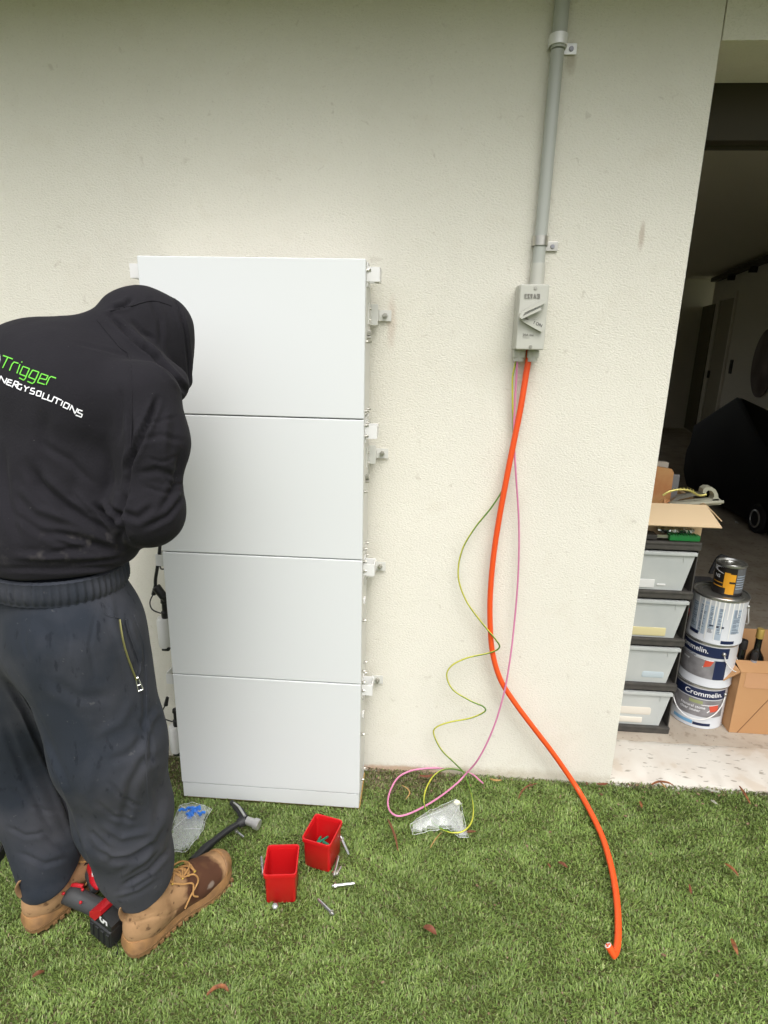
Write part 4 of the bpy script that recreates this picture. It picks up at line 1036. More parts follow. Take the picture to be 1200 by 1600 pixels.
anchor((522, 1367), (529, 1338), 'steel sleeve anchor standing steeply beside the second tub')
anchor((533, 1308), (545, 1335), 'steel anchor leaning on the right side of the tub with green plugs', za=.05)
anchor((526, 1366), (533, 1354), 'short anchor lying crossed below the second tub', r=.0034)
anchor((412, 1368), (408, 1338), 'steel anchor standing against the left side of the near tub', za=.02, zb=.045)
anchor((368, 1298), (381, 1308), 'short bolt in the grass beside the hammer handle', r=.0032)
c = on_ground(430, 1415, .008)
tag(MB().lathe([(.005, -.003), (.0085, -.003), (.0085, .003), (.005, .003), (.005, -.003)], Matrix.Translation(Vector(c)) @ Matrix.Rotation(rad(65), 4, 'X'), 6).build('loose_nut', M_scr), 'small steel nut lying in front of the near red tub', 'nut')

# hammer
M_rub = mat('rubber_black', srgb(30, 31, 33), .55, bump=(200, .2, .0006)); M_hst = mat('hammer_steel', srgb(190, 190, 188), .32, .65)
hp = [on_ground(300, 1346, .016), on_ground(325, 1322, .017), on_ground(352, 1300, .02), on_ground(372, 1287, .024)]
hm = empty('hammer', 'claw hammer with black rubber grip lying on the grass behind the boot', 'hammer', tuple(hp[0]))
under(MB().tube(smooth_path(hp, 5), [.0165]*4+[.0185, .0175, .015]+[.0135]*6+[.012]*3, 14, flat=.7).build('grip', M_rub), hm)
nk = on_ground(383, 1281, .028)
under(MB().tube([hp[-1], (hp[-1]+nk)/2, nk], [.0125, .015, .017], 12, flat=.75).build('neck', M_rub), hm)
fc = on_ground(405, 1289, .026); cl = [on_ground(392, 1283, .028), nk, on_ground(374, 1266, .034), on_ground(366, 1258, .032), on_ground(361, 1253, .024)]
d = nrm(fc-nk)
under(MB().tube([nk+d*.006, fc-d*.018, fc-d*.016, fc-d*.002, fc], [.012, .0125, .0165, .0165, .0145], 24).build('face', M_hst), hm)
k = MB().tube(smooth_path([cl[1]-d*.0, cl[1]*.5+cl[2]*.5, cl[2], cl[3], cl[4]], 4), [.013]*4+[.0125]*4+[.011]*4+[.008]*4+[.004], 10, flat=.8)
under(k.build('claw', M_rub), hm)
k = MB().tube([cl[1]+np.array([0, 0, .013]), cl[2]+np.array([0, 0, .012]), cl[3]+np.array([0, 0, .0085])], [.003, .0035, .0025], 8, flat=2.2)
under(k.build('claw_edge', M_hst), hm)

# plastic bags
def polyfill(poly, step):
    xs = [p[0] for p in poly]; ys = [p[1] for p in poly]; n_ = len(poly)
    def inside(x, y):
        c_ = False
        for i in range(n_):
            x1_, y1_ = poly[i]; x2_, y2_ = poly[(i+1) % n_]
            if (y1_ > y) != (y2_ > y) and x < (x2_-x1_)*(y-y1_)/(y2_-y1_)+x1_: c_ = not c_
        return c_
    return inside
def bag(poly_px, name, label, m_, seed, hgt=.018, step=.0075, z0=.019):
    poly = [tuple(on_ground(a, b_, z0)[:2]) for a, b_ in poly_px]; ins = polyfill(poly, step)
    xs = [p[0] for p in poly]; ys = [p[1] for p in poly]; r_ = random.Random(seed)
    ph = [(r_.uniform(25, 80), r_.uniform(0, 6.28), r_.uniform(0, 6.28)) for _ in range(9)]
    def edged(x, y):
        return min(math.hypot(x-(a[0]+(c_[0]-a[0])*t), y-(a[1]+(c_[1]-a[1])*t)) for a, c_ in zip(poly, poly[1:]+poly[:1]) for t in [max(0, min(1, ((x-a[0])*(c_[0]-a[0])+(y-a[1])*(c_[1]-a[1]))/((c_[0]-a[0])**2+(c_[1]-a[1])**2)))])
    def hh(x, y):
        v = 0
        for f_, a, p in ph: v += abs(((math.sin(f_*(x*math.cos(a)+y*math.sin(a))+p)*.5+.5)*2-1))/len(ph)
        return v
    grid = {}; vs = []; fs = []
    nx = int((max(xs)-min(xs))/step)+2; ny = int((max(ys)-min(ys))/step)+2
    for i in range(nx):
        for j in range(ny):
            x = min(xs)+i*step; y = min(ys)+j*step
            if ins(x, y):
                e_ = min(1, edged(x, y)/.03); h_ = hh(x, y)
                grid[i, j] = len(vs); vs.append((x, y, z0+e_*hgt*(.5+.9*h_)+.006*h_)); 
    n1_ = len(vs)
    for (x, y, z) in list(vs): vs.append((x, y, z0-.004+.2*(z-z0)))
    for (i, j), a in grid.items():
        b_ = grid.get((i+1, j)); c_ = grid.get((i+1, j+1)); d_ = grid.get((i, j+1))
        if None not in (b_, c_, d_): fs.append((a, b_, c_, d_)); fs.append((a+n1_, d_+n1_, c_+n1_, b_+n1_))
    k = MB(); k.add(vs, fs)
    pe_ = [np.array([x, y, z0+.002+.004*math.sin(x*90+y*70)]) for x, y in poly]
    rim_ = []
    for i in range(len(pe_)):
        for t in (0, .33, .66): q_ = pe_[i]*(1-t)+pe_[(i+1) % len(pe_)]*t; rim_.append(q_+np.array([r_.uniform(-.001, .001), r_.uniform(-.001, .001), r_.uniform(-.002, .003)]))
    k.tube(rim_+[rim_[0]], .0006, 5, mi=1)
    cxy = np.mean(pe_, axis=0)
    for i in range(0, len(pe_), 5):
        a = pe_[i]; b_ = cxy*.7+pe_[(i+3) % len(pe_)]*.3
        k.tube([a+np.array([0, 0, .002]), a*.5+b_*.5+np.array([0, 0, hgt*.75]), b_+np.array([0, 0, hgt])], .0006, 4, mi=1)
    o = k.build(name, [m_, M_bage], sharp=50)
    return tag(o, label, 'plastic bag') if label else o
M_bage = mat('bag_fold', srgb(235, 238, 240), .12, spec=1, alpha=.62)
M_bagp = mat('clear_plastic', srgb(225, 230, 232), .12, spec=1, alpha=.24)
bag1 = bag([(281, 1259), (300, 1256), (318, 1257), (331, 1265), (322, 1280), (318, 1298), (303, 1318), (290, 1330), (270, 1333), (264, 1325), (267, 1300), (272, 1280)], 'plastic_bag', 'clear plastic bag with a blue scrap inside, lying behind the boot', M_bagp, 4, .014)
bag2 = bag([(641, 1289), (655, 1276), (672, 1266), (690, 1260), (712, 1250), (721, 1256), (722, 1268), (727, 1288), (732, 1311), (718, 1308), (700, 1295), (672, 1297), (645, 1303)], 'plastic_bag', 'empty crumpled clear plastic bag under the loop of striped wire', mat('cloudy_plastic', srgb(226, 230, 230), .12, spec=1, alpha=.28), 9, .020)
k = MB(); r_ = random.Random(2)
for i in range(20):
    a = on_ground(287+r_.random()*28, 1262+r_.random()*14, .026+r_.random()*.012); b_ = a+np.array([r_.uniform(-.018, .018), r_.uniform(-.012, .012), r_.uniform(-.004, .006)])
    k.tube(smooth_path([a, (a+b_)/2+np.array([0, 0, .006]), b_], 3), .0042, 7)
tag(k.build('blue_scrap', mat('blue_plastic', srgb(40, 110, 200), .35)), 'crumpled blue plastic scrap inside the bag behind the boot', 'scrap')
k = MB(); a = on_ground(714, 1254, .036); k.sphere(a, (.012, .008, .009), n=7)
tag(k.build('bag_tie', mat('yellowish_tie', srgb(214, 214, 190), .5)), 'pale bunched knot at the top of the empty bag', 'bag knot')

# fallen leaves and bark
M_lf = [mat('leaf_tan', srgb(160, 128, 78), .7), mat('leaf_rust', srgb(108, 66, 38), .65, var=(60, .6, srgb(84, 46, 30))), mat('leaf_brown', srgb(100, 56, 36), .7, var=(60, .5, srgb(130, 72, 48))), mat('leaf_grey', srgb(160, 160, 146), .7), mat('leaf_orange', srgb(136, 84, 46), .7, var=(90, .9, srgb(84, 48, 32)))]
def leaf(pts, wid, mi, label, z=.014, name='fallen_leaf', cat='leaf', grp='fallen leaves scattered on the grass'):
    P = smooth_path([on_ground(a, b_, z+(.006 if 0 < i < len(pts)-1 else 0)) for i, (a, b_) in enumerate(pts)], 5); k = MB(); vs = []; fs = []; n_ = len(P)
    for i, p in enumerate(P):
        t = P[min(i+1, n_-1)]-P[max(i-1, 0)]; s_ = nrm(np.cross(t, [0, 0, 1])); w_ = wid*.8*math.sin(math.pi*min(1, .08+.9*i/(n_-1)))**.7
        for q in (-1, -.4, .4, 1): vs.append(p+s_*w_*q*.5+np.array([0, 0, abs(q)*w_*.28]))
        for q in (-1, -.4, .4, 1): vs.append(p+s_*w_*q*.5+np.array([0, 0, abs(q)*w_*.28-.0007]))
    for i in range(n_-1):
        for q in range(3):
            o_ = i*8+q; fs.append((o_, o_+1, o_+9, o_+8)); fs.append((o_+4, o_+12, o_+13, o_+5))
        o_ = i*8; fs.append((o_, o_+8, o_+12, o_+4)); fs.append((o_+3, o_+7, o_+15, o_+11))
    fs.append((0, 4, 5, 1)); fs.append((1, 5, 6, 2)); fs.append((2, 6, 7, 3)); o_ = (n_-1)*8; fs += [(o_, o_+1, o_+5, o_+4), (o_+1, o_+2, o_+6, o_+5), (o_+2, o_+3, o_+7, o_+6)]
    tag(MB().add(vs, fs).build(name, M_lf[mi], sharp=60), label, cat, grp)
leaf([(628, 1227), (637, 1233), (640, 1240), (634, 1249)], .006, 0, 'pale tan crescent leaf inside the pink wire loop')
leaf([(606, 1280), (612, 1293), (618, 1310), (622, 1330)], .009, 1, 'long reddish bark strip on the grass left of the empty bag')
leaf([(662, 1448), (672, 1452), (682, 1460)], .022, 2, 'curled brown leaf alone on the grass before the empty bag')
leaf([(872, 1347), (880, 1351), (887, 1356)], .015, 2, 'small brown leaf on the grass left of the orange cable')
leaf([(856, 1349), (860, 1356)], .008, 1, 'tiny rust leaf fragment beside the small brown leaf')
leaf([(810, 1248), (816, 1236), (826, 1228), (840, 1224)], .008, 1, 'curved rusty bark strip by the wall foot left of the orange cable')
leaf([(50, 1527), (60, 1521), (70, 1517)], .015, 1, 'dark rusty leaf at the lower left of the grass')
leaf([(323, 1555), (336, 1544), (350, 1542), (357, 1549)], .013, 4, 'orange curled leaf nearest the camera')
leaf([(1132, 1349), (1143, 1357), (1154, 1369)], .013, 4, 'orange leaf on the open grass below the threshold')
leaf([(1143, 1467), (1147, 1478), (1153, 1492)], .014, 4, 'rusty leaf at the lower right of the grass')
leaf([(1077, 1382), (1080, 1397)], .008, 2, 'tiny brown leaf halfway between threshold and lower right leaf')
leaf([(1155, 1228), (1163, 1240), (1173, 1257)], .011, 4, 'long orange bark strip lying against the threshold edge')
leaf([(1110, 1250), (1116, 1254), (1122, 1257)], .016, 3, 'pale grey leaf on the grass below the threshold')
leaf([(1018, 1226), (1030, 1222), (1045, 1224), (1052, 1228)], .013, 4, 'rusty leaf curl lying at the edge of the threshold')
leaf([(1030, 1220), (1037, 1228), (1042, 1232)], .009, 0, 'tan leaf curl crossing the rusty one at the threshold')
leaf([(1000, 1252), (1003, 1263)], .011, 4, 'small orange leaf below the wall corner')
leaf([(722, 1301), (735, 1300), (744, 1299)], .012, 1, 'rusty leaf poking out right of the empty bag')
leaf([(672, 1325), (680, 1312), (690, 1300)], .004, 0, 'thin tan stalk under the empty bag')
leaf([(1100, 1232), (1112, 1236), (1126, 1238)], .012, 3, 'greyish leaf lying at the threshold edge')
leaf([(932, 1225), (942, 1226), (950, 1224)], .014, 2, 'brown leaf tucked against the wall foot at the corner')
leaf([(655, 1212), (668, 1214), (676, 1210)], .014, 2, 'brown leaf tucked at the wall foot behind the pink loop')
leaf([(765, 1217), (774, 1220), (784, 1219)], .012, 0, 'tan leaf tucked at the wall foot right of the wires')

k = MB(); r_ = random.Random(21)
for i in range(90):
    gx = r_.uniform(-.15, 1.3); gy = -abs(r_.gauss(0, .04))-.006 if i < 55 else r_.uniform(-.8, 0); q_ = r_.uniform(.0015, .0045)
    k.sphere((gx, gy, .004), (q_*r_.uniform(.8, 2), q_, q_*.6), Matrix.Rotation(r_.uniform(0, 3), 4, 'Z'), n=3)
tag(k.build('grit', mat('grit_mat', srgb(140, 122, 96), .9, var=(30, 1, srgb(96, 66, 44))), smooth=False), 'scattered grit and crumbs on the turf along the wall foot', 'grit', kind='stuff')

# ================================================================== PERSON
def person():
    e_loc = (-.80, -.62, 0)
    pe = empty('person', 'person in black hoodie and dark baggy sweatpants bending over beside the battery tower', 'person', e_loc)
    M_hood = mat('hoodie_black', srgb(30, 29, 33), .95, spec=.15, bump=(220, .5, .0015), var=(5, .5, srgb(37, 36, 40)), sheen=.02)
    n, l, b = nodes(M_hood)
    src = b.inputs['Base Color'].links[0].from_socket
    c = src
    c = mix_color(M_hood, mul(M_hood, mask_noise(M_hood, 150, .76, .80, 2), .25), c, srgb(120, 118, 118))
    lo_ = A0 = at(110, 862, -.80); c = mix_color(M_hood, mul(M_hood, mul(M_hood, blob(M_hood, tuple(lo_), (.12, .2, .03), .8, .3, 30), mask_noise(M_hood, 45, .55, .75, 8)), .3), c, srgb(96, 92, 88))
    l.new(c, b.inputs['Base Color'])
    M_tr = mat('sweatpants', srgb(52, 57, 66), .93, spec=.2, bump=(320, .3, .001), sheen=.02)
    c = mix_color(M_tr, mul(M_tr, mask_noise(M_tr, 5, .38, .68, 8), .8), srgb(39, 44, 52), srgb(72, 72, 77))
    tcz = nodes(M_tr)[0].new('ShaderNodeTexCoord'); mpz = nodes(M_tr)[0].new('ShaderNodeMapping'); mpz.inputs['Scale'].default_value = (1.6, 1.6, .7); nodes(M_tr)[1].new(tcz.outputs['Object'], mpz.inputs[0])
    c = mix_color(M_tr, mul(M_tr, mask_noise(M_tr, 34, .62, .69, 6, mpz.outputs[0]), .5), c, srgb(18, 21, 28))
    c = mix_color(M_tr, mul(M_tr, mask_noise(M_tr, 60, .70, .74, 3), .35), c, srgb(95, 95, 96))
    nodes(M_tr)[1].new(c, nodes(M_tr)[2].inputs['Base Color'])
    M_skin = mat('skin', srgb(196, 150, 124), .55); nodes(M_skin)[2].inputs['Subsurface Weight'].default_value = .1
    M_hair = mat('hair', srgb(48, 36, 28), .7)
    A = lambda x, y, Y: at(x, y, Y)
    Fd = nrm([.45, .89, 0]); Rt = np.array([.89, -.45, 0])
    # ---- joints
    pel = A(84, 935, -.67); che = A(98, 650, -.60); LrC = nrm([.86, -.47, -.10])
    shR = che+LrC*.185+np.array([0, 0, .055]); shL = che-LrC*.185+np.array([0, .0, .045])
    elR = A(233, 800, -.70); wrR = A(205, 760, -.42)
    elL = shL+np.array([-.02, .12, -.27]); wrL = A(208, 700, -.33)+np.array([-.09, .02, 0])
    headc = A(229, 542, -.46); Fh = nrm([.30, .84, -.45]); 
    # ---- hoodie
    h = .0042
    s = SDF((-1.35, -.98, .86), (-.30, -.10, 1.66), h)
    up = che-pel
    s.cap(pel+np.array([0, 0, .04]), che+np.array([0, 0, -.02]), .125, .135, 0, L=LrC, fl=1.38)
    s.ell(A(95, 585, -.565), (.205, .145, .115), np.array([LrC, nrm(np.cross([0, 0, 1.], LrC)), nrm(np.cross(LrC, np.cross([0, 0, 1.], LrC)))]), k=.06)
    s.cap(shR+LrC*-.06, shL+LrC*.06, .078, .078, .05)
    # slack cloth over the hem
    s.cap(A(75, 840, -.70), A(136, 835, -.68), .112, .098, .05)
    # right sleeve
    s.cap(A(224, 620, -.655), A(240, 690, -.68), .070, .061, .035)
    s.cap(A(240, 690, -.68), elR, .061, .058, .03)
    s.cap(elR, A(226, 812, -.66), .061, .055, .03)
    s.cap(elR, elR*.35+wrR*.65, .058, .045, .03)
    s.cap(elR*.35+wrR*.65, wrR, .045, .036, .02)
    # left sleeve
    s.cap(shL, elL, .072, .060, .04); s.cap(elL, elL*.2+wrL*.8, .058, .040, .03)
    # collar mass under the hood
    s.cap(A(150, 552, -.54), A(215, 580, -.52), .070, .066, .05)
    s.cap(A(195, 560, -.58), A(262, 600, -.56), .055, .045, .03)
    s.plane(A(120, 911, -.80), (.0, .0, -1), .010)
    # hood
    bx_ = Fh; rt_ = nrm(np.cross(Fh, [0, 0, 1.])); ud_ = np.cross(rt_, Fh)
    AH = np.array([rt_, Fh, ud_])
    s.ell(headc+ud_*.012, (.088, .108, .114), AH, k=.012)
    s.cap(headc+ud_*.050-Fh*.03, A(262, 508, -.44), .064, .050, .03)
    s.cap(A(258, 515, -.44), A(279, 592, -.44), .052, .034, .03)
    s.cap(A(195, 500, -.50), A(178, 520, -.54), .055, .055, .03)
    s.ell(headc+Fh*.10-ud_*.02, (.074, .11, .088), AH, k=.012, op='sub')
    V, F = s.mesh(); V = relax(V, F, 4, .5)
    fl = [
        ([(246, 622), (236, 650), (222, 680), (208, 712), (200, 735)], 5, -.016),     # arm pit fold
        ([(204, 640), (205, 700), (203, 740), (197, 775)], 4, -.009),
        ([(196, 770), (188, 800), (180, 815)], 6, -.012), ([(150, 790), (170, 808), (186, 832), (190, 850)], 6, -.018),
        ([(172, 790), (190, 815), (200, 850)], 5, -.014),
        ([(45, 725), (60, 755), (100, 790), (150, 818), (182, 838)], 9, -.011), ([(30, 760), (60, 795), (110, 815)], 8, .006),
        ([(70, 830), (120, 840), (185, 862)], 6, -.008), ([(20, 870), (90, 872), (180, 868)], 7, .007), ([(0, 888), (90, 890), (200, 886)], 4, -.005),
        ([(168, 492), (190, 512), (215, 535), (235, 552), (255, 572), (278, 596), (297, 618)], 4.5, -.013),   # edge of the hood on the shoulder
        ([(176, 483), (195, 478), (207, 467)], 4, -.008), ([(165, 490), (180, 486), (195, 482)], 3, .003),
        ([(226, 538), (236, 552), (250, 562)], 3.5, -.010), ([(262, 452), (280, 480), (290, 520), (296, 570), (298, 605)], 3, -.005),
        ([(150, 505), (190, 545), (204, 560), (205, 640)], 2.2, -.0028), ([(110, 535), (160, 545), (204, 556)], 3, -.002),
        ([(262, 640), (256, 700), (262, 745)], 9, .005), ([(285, 700), (275, 760), (250, 800)], 7, -.006), ([(290, 770), (262, 806), (225, 826)], 5, -.006),
        ([(240, 790), (215, 810), (190, 800)], 6, -.006), ([(215, 740), (245, 735), (280, 745)], 6, -.004),
        ([(70, 640), (68, 700), (64, 780)], 12, -.004), ([(150, 660), (165, 700), (160, 770)], 16, .003), ([(110, 700), (120, 740), (110, 790)], 14, -.003), ([(60, 690), (110, 720), (150, 760)], 7, -.003), ([(20, 800), (60, 830), (120, 860)], 6, -.004), ([(215, 690), (250, 680), (290, 690)], 5, -.003), ([(225, 760), (255, 770), (285, 765)], 4, -.003),
        ([(5, 700), (12, 780), (30, 850)], 8, -.005), ([(230, 715), (250, 722), (280, 712)], 3, -.003), ([(222, 655), (245, 660), (275, 652)], 3.5, -.003), ([(255, 745), (270, 760), (288, 755)], 3, -.004), ([(110, 770), (140, 800), (175, 815)], 4, -.005), ([(60, 870), (110, 858), (160, 850)], 4, -.004), ([(100, 885), (150, 878), (195, 870)], 3, -.004), ([(185, 600), (190, 640), (186, 690)], 5, -.004), ([(235, 470), (250, 500), (252, 540)], 5, -.004), ([(205, 500), (222, 520), (240, 530)], 4, -.004)]
    V = folds(V, F, fl, 1.0); V = cloth_noise(V, F, .0018, 26, 3); V = cloth_noise(V, F, .0007, 75, 5); V = relax(V, F, 1, .4)
    hood = np_obj('hoodie', V, F, [M_hood], pe); VH, FH = V, F
    bvhH = BVHTree.FromPolygons([tuple(v) for v in V], [tuple(map(int, f)) for f in F])
    # ---- trousers
    s = SDF((-1.32, -1.0, .02), (-.38, -.30, 1.06), h)
    hipR = A(128, 985, -.70); hipL = A(40, 985, -.62)
    s.cap(A(90, 925, -.67), A(96, 990, -.67), .118, .125, 0, L=Rt, fl=1.32)
    knR = A(172, 1165, -.70); anR = A(212, 1345, -.655)
    s.cap(hipR, knR, .128, .116, .04); s.cap(knR, A(194, 1270, -.68), .116, .106, .04)
    s.cap(A(194, 1270, -.68), anR, .104, .088, .03)
    s.cap(anR, np.array([-.655, -.650, .09]), .084, .070, .03)
    knL = A(20, 1165, -.58); anL = A(72, 1320, -.60)
    s.cap(hipL, knL, .122, .108, .04); s.cap(knL, anL, .105, .078, .03); s.cap(anL, np.array([-.935, -.625, .10]), .080, .072, .03)
    s.plane((-.70, -.70, .118), nrm([.18, .29, -1]), .006)
    s.plane(A(110, 918, -.80), (0, 0, 1), .006)
    V, F = s.mesh()
    V = relax(V, F, 3, .5)
    fl = [([(0, 1048), (40, 1112), (85, 1215), (122, 1320), (150, 1384)], 5, -.014),
          ([(10, 1040), (50, 1112), (95, 1215), (130, 1310), (158, 1380)], 5, .006),
          ([(255, 1180), (225, 1190), (205, 1225), (190, 1300)], 8, -.006), ([(262, 1290), (245, 1320), (200, 1345), (165, 1350)], 6, -.011),
          ([(250, 1310), (225, 1345), (185, 1372)], 5, .007), ([(265, 1325), (235, 1360), (190, 1385)], 4.5, -.012), ([(150, 1330), (175, 1345), (215, 1340), (250, 1315)], 5, -.008), ([(160, 1290), (190, 1310), (235, 1300)], 6, .006), ([(140, 1300), (170, 1330)], 5, -.007), ([(230, 1150), (200, 1180), (170, 1190)], 8, -.004), ([(70, 1060), (120, 1090), (180, 1090)], 10, -.003), ([(210, 1090), (190, 1130), (150, 1150)], 8, .003), ([(245, 1370), (215, 1390), (180, 1400)], 4, .005),
          ([(172, 930), (178, 975), (205, 1050), (215, 1080)], 6, .004), ([(196, 968), (205, 1000), (222, 1045)], 4, -.010),
          ([(225, 1000), (228, 1080), (226, 1160)], 4, -.004), ([(60, 960), (85, 1010), (80, 1070)], 14, -.004), ([(120, 1010), (130, 1080), (150, 1150)], 14, .005),
          ([(150, 1180), (135, 1240), (160, 1300)], 10, .004), ([(0, 1120), (30, 1190), (75, 1290), (100, 1330)], 7, -.006),
          ([(60, 1290), (85, 1320), (110, 1330)], 6, -.008), ([(30, 1330), (70, 1350), (105, 1340)], 5, -.006), ([(258, 1100), (235, 1130), (222, 1180)], 7, .006),
          ([(240, 1210), (250, 1250), (245, 1290)], 8, -.006), ([(150, 955), (140, 1010), (150, 1060)], 3.5, -.003), ([(100, 955), (108, 1000), (104, 1040)], 3.5, -.003), ([(45, 960), (38, 1000), (45, 1030)], 3.5, -.003), ([(215, 1120), (235, 1150), (238, 1200)], 4, -.005), ([(170, 1220), (195, 1250), (225, 1262)], 4, -.005), ([(150, 1252), (175, 1275), (215, 1285)], 4, -.005), ([(15, 1230), (50, 1260), (90, 1270)], 4, -.005), ([(12, 1290), (40, 1305), (70, 1300)], 4, -.005)]
    V = folds(V, F, fl, .62); V = cloth_noise(V, F, .0024, 20, 8); V = cloth_noise(V, F, .0008, 65, 9); V = relax(V, F, 1, .4)
    # hem ends just above the boots
    trs = np_obj('sweatpants', V, F, [M_tr], pe)
    bvhT = BVHTree.FromPolygons([tuple(v) for v in V], [tuple(map(int, f)) for f in F])
    def hit(bv, x, y, off=.001):
        d = nrm(CR*(x-600)/FPX - CU*(y-800)/FPX + CF); r = bv.ray_cast(Vector(CPOS), Vector(d), 5)
        if r[0] is None: return None
        nn = r[1] if r[1].dot(Vector(d)) < 0 else -r[1]
        return np.array(r[0]+nn*off), np.array(nn)
    def on_cloth(pts, bv, off):
        out = []
        for p in smooth_path([(a, b_, 0) for a, b_ in pts], 6):
            r = hit(bv, p[0], p[1], off)
            if r: out.append(r[0])
        return out
    for pl_ in ([(152, 500), (185, 540), (203, 562), (206, 640), (204, 700)], [(262, 452), (279, 478), (290, 520), (295, 565), (296, 596)], [(172, 486), (205, 478), (238, 470), (268, 478)]):
        sp = on_cloth(pl_, bvhH, .0002)
        if len(sp) > 3: under(MB().tube(sp, .0016, 6).build('seam', M_hood), pe)
    for pl_ in ([(208, 960), (224, 1010), (229, 1090), (228, 1180), (232, 1260)], [(160, 944), (165, 960), (186, 966)]):
        sp = on_cloth(pl_, bvhT, .0002)
        if len(sp) > 3: under(MB().tube(sp, .0016, 6).build('seam', M_tr), pe)
    # ---- ribbed waistband following the trousers
    k = MB(); vs = []; fs = []; nU = 420
    for i in range(nU):
        a = 2*math.pi*i/nU; rib = .0022*math.cos(a*62+.6*math.sin(a*9))
        for j, (dz, out) in enumerate(((-.030, -.01), (-.027, .004), (-.021, .0045), (-.018, .0068), (-.006, .0078), (.006, .0070), (.016, .0045), (.020, .0055), (.024, 0))):
            rb = rib if 3 <= j <= 5 else rib*.4
            base = A(90, 930, -.80)*[0, 0, 1]+A(90, 925, -.67)*[1, 1, 0]; tilt = -.012*math.cos(a)
            rx, ry = .161+out+rb, .124+out+rb
            p = base+Rt*rx*math.cos(a)+Fd*ry*math.sin(a)+np.array([0, 0, dz+tilt*.0]); vs.append(p)
    nj = 9
    for i in range(nU):
        i2 = (i+1) % nU
        for j in range(nj-1): fs.append((i*nj+j, i2*nj+j, i2*nj+j+1, i*nj+j+1))
    wb = under(k.add(vs, fs).build('waistband', M_tr, sharp=60), pe)
    # ---- pocket zip
    M_zip = mat('zip_brass', srgb(168, 164, 110), .35, .7)
    zp_ = on_cloth([(186, 968), (191, 1000), (199, 1028), (207, 1050), (212, 1062)], bvhT, .0018)
    if len(zp_) > 3:
        z = under(MB().tube(zp_, .0020, 6, flat=1.6).build('zip', M_zip), pe)
        c0 = hit(bvhT, 212, 1062, .004)[0]; c1 = hit(bvhT, 217, 1078, .005)[0]; d = nrm(c1-c0); sx = nrm(np.cross(d, c0-CPOS))
        q = MB()
        for sg in (-1, 1): q.tube([c0+sx*sg*.0028, c1+sx*sg*.005], .0012, 6)
        q.tube([c1-sx*.005, c1+sx*.005], .0013, 6).tube([c0-sx*.003-d*.004, c0+sx*.003-d*.004], .002, 6); q.tube([c0*.5+c1*.5-sx*.004, c0*.5+c1*.5+sx*.004], .001, 6)
        q = q.build('zip_pull', mat('zip_silver', srgb(215, 215, 212), .25, .9)); under(q, pe)
        zp2 = on_cloth([(196, 968), (205, 998), (216, 1030), (218, 1048), (212, 1060)], bvhT, .0012)
        under(MB().tube(zp2, .0022, 6).build('pocket_seam', M_tr), pe)
    # ---- lettering on the back
    M_lg = mat('print_green', srgb(104, 196, 60), .6); M_lw = mat('print_white', srgb(232, 233, 236), .6)
    def strokes(lines, wpx, name, m_):
        k = MB()
        for ln in lines:
            pts = []; q_ = [np.array(p, float) for p in ln]
            for i in range(len(q_)-1):
                n_ = max(2, int(np.linalg.norm(q_[i+1]-q_[i])/9))
                for t in range(n_): pts.append(q_[i]+(q_[i+1]-q_[i])*t/n_)
            pts.append(q_[-1]); vs = []; ok = True
            for i, p in enumerate(pts):
                d = pts[min(i+1, len(pts)-1)]-pts[max(i-1, 0)]; d = d/(np.linalg.norm(d)+1e-9); nn = np.array([-d[1], d[0]])*wpx/2
                for sg in (-1, 1):
                    c_ = p+nn*sg; r = hit(bvhH, c_[0]/7.5, 520+c_[1]/7.5, .0014)
                    if r is None: ok = False; break
                    vs.append(r[0])
                if not ok: break
            if not ok: continue
            k.add(vs, [(2*i, 2*i+1, 2*i+3, 2*i+2) for i in range(len(pts)-1)])
            o_ = len(k.v)
        if k.v:
            q = k.build(name, m_, smooth=False); q.parent = hood; q.matrix_parent_inverse = hood.matrix_parent_inverse.inverted() if False else (Matrix.Translation(-Vector(e_loc))) ; q.matrix_parent_inverse = Matrix.Identity(4)
            return q
    strokes([[(42, 270), (158, 312)], [(100, 290), (38, 415)], [(118, 445), (148, 372), (172, 346), (224, 362)], [(242, 372), (205, 478)], [(258, 342), (268, 350)],
             [(276, 397), (352, 424), (312, 514), (238, 485), (276, 397)], [(352, 424), (302, 540), (282, 556), (232, 530)],
             [(388, 440), (462, 464), (422, 552), (340, 520), (388, 440)], [(462, 464), (408, 580), (385, 596), (328, 570)],
             [(470, 535), (546, 552), (570, 508), (492, 482), (446, 582), (530, 608)], [(546, 612), (584, 530), (606, 515), (662, 535)]], 13, 'lettering_green', M_lg)
    strokes([[(-8, 575), (20, 508), (64, 592), (90, 532)], [(152, 562), (108, 548), (82, 602), (142, 626)], [(96, 576), (142, 590)],
             [(148, 640), (184, 568), (226, 582), (214, 612), (172, 604)], [(180, 606), (212, 652)], [(268, 612), (226, 600), (206, 650), (250, 670), (262, 640)],
             [(294, 618), (312, 652), (352, 636)], [(312, 652), (300, 690)], [(416, 656), (376, 650), (366, 676), (412, 692), (400, 722), (350, 706)],
             [(446, 680), (492, 692), (478, 746), (430, 734), (446, 680)], [(522, 704), (500, 768), (552, 782)], [(582, 724), (560, 786), (612, 806), (642, 748)],
             [(640, 752), (726, 790)], [(682, 772), (660, 832)], [(742, 798), (718, 856)], [(770, 814), (822, 840), (795, 892), (744, 868), (770, 814)],
             [(820, 906), (846, 850), (880, 946), (914, 884)], [(970, 916), (926, 900), (912, 930), (966, 956), (954, 988), (890, 962)]], 14, 'lettering_white', M_lw)
    strokes([[(-6-0, 240), (2, 275), (4, 310), (0, 350), (-8, 385)]], 12, 'emblem_ring', M_lw)
    # ---- boots
    M_suede = mat('boot_suede', srgb(176, 134, 88), .9, spec=.2, bump=(140, .4, .001))
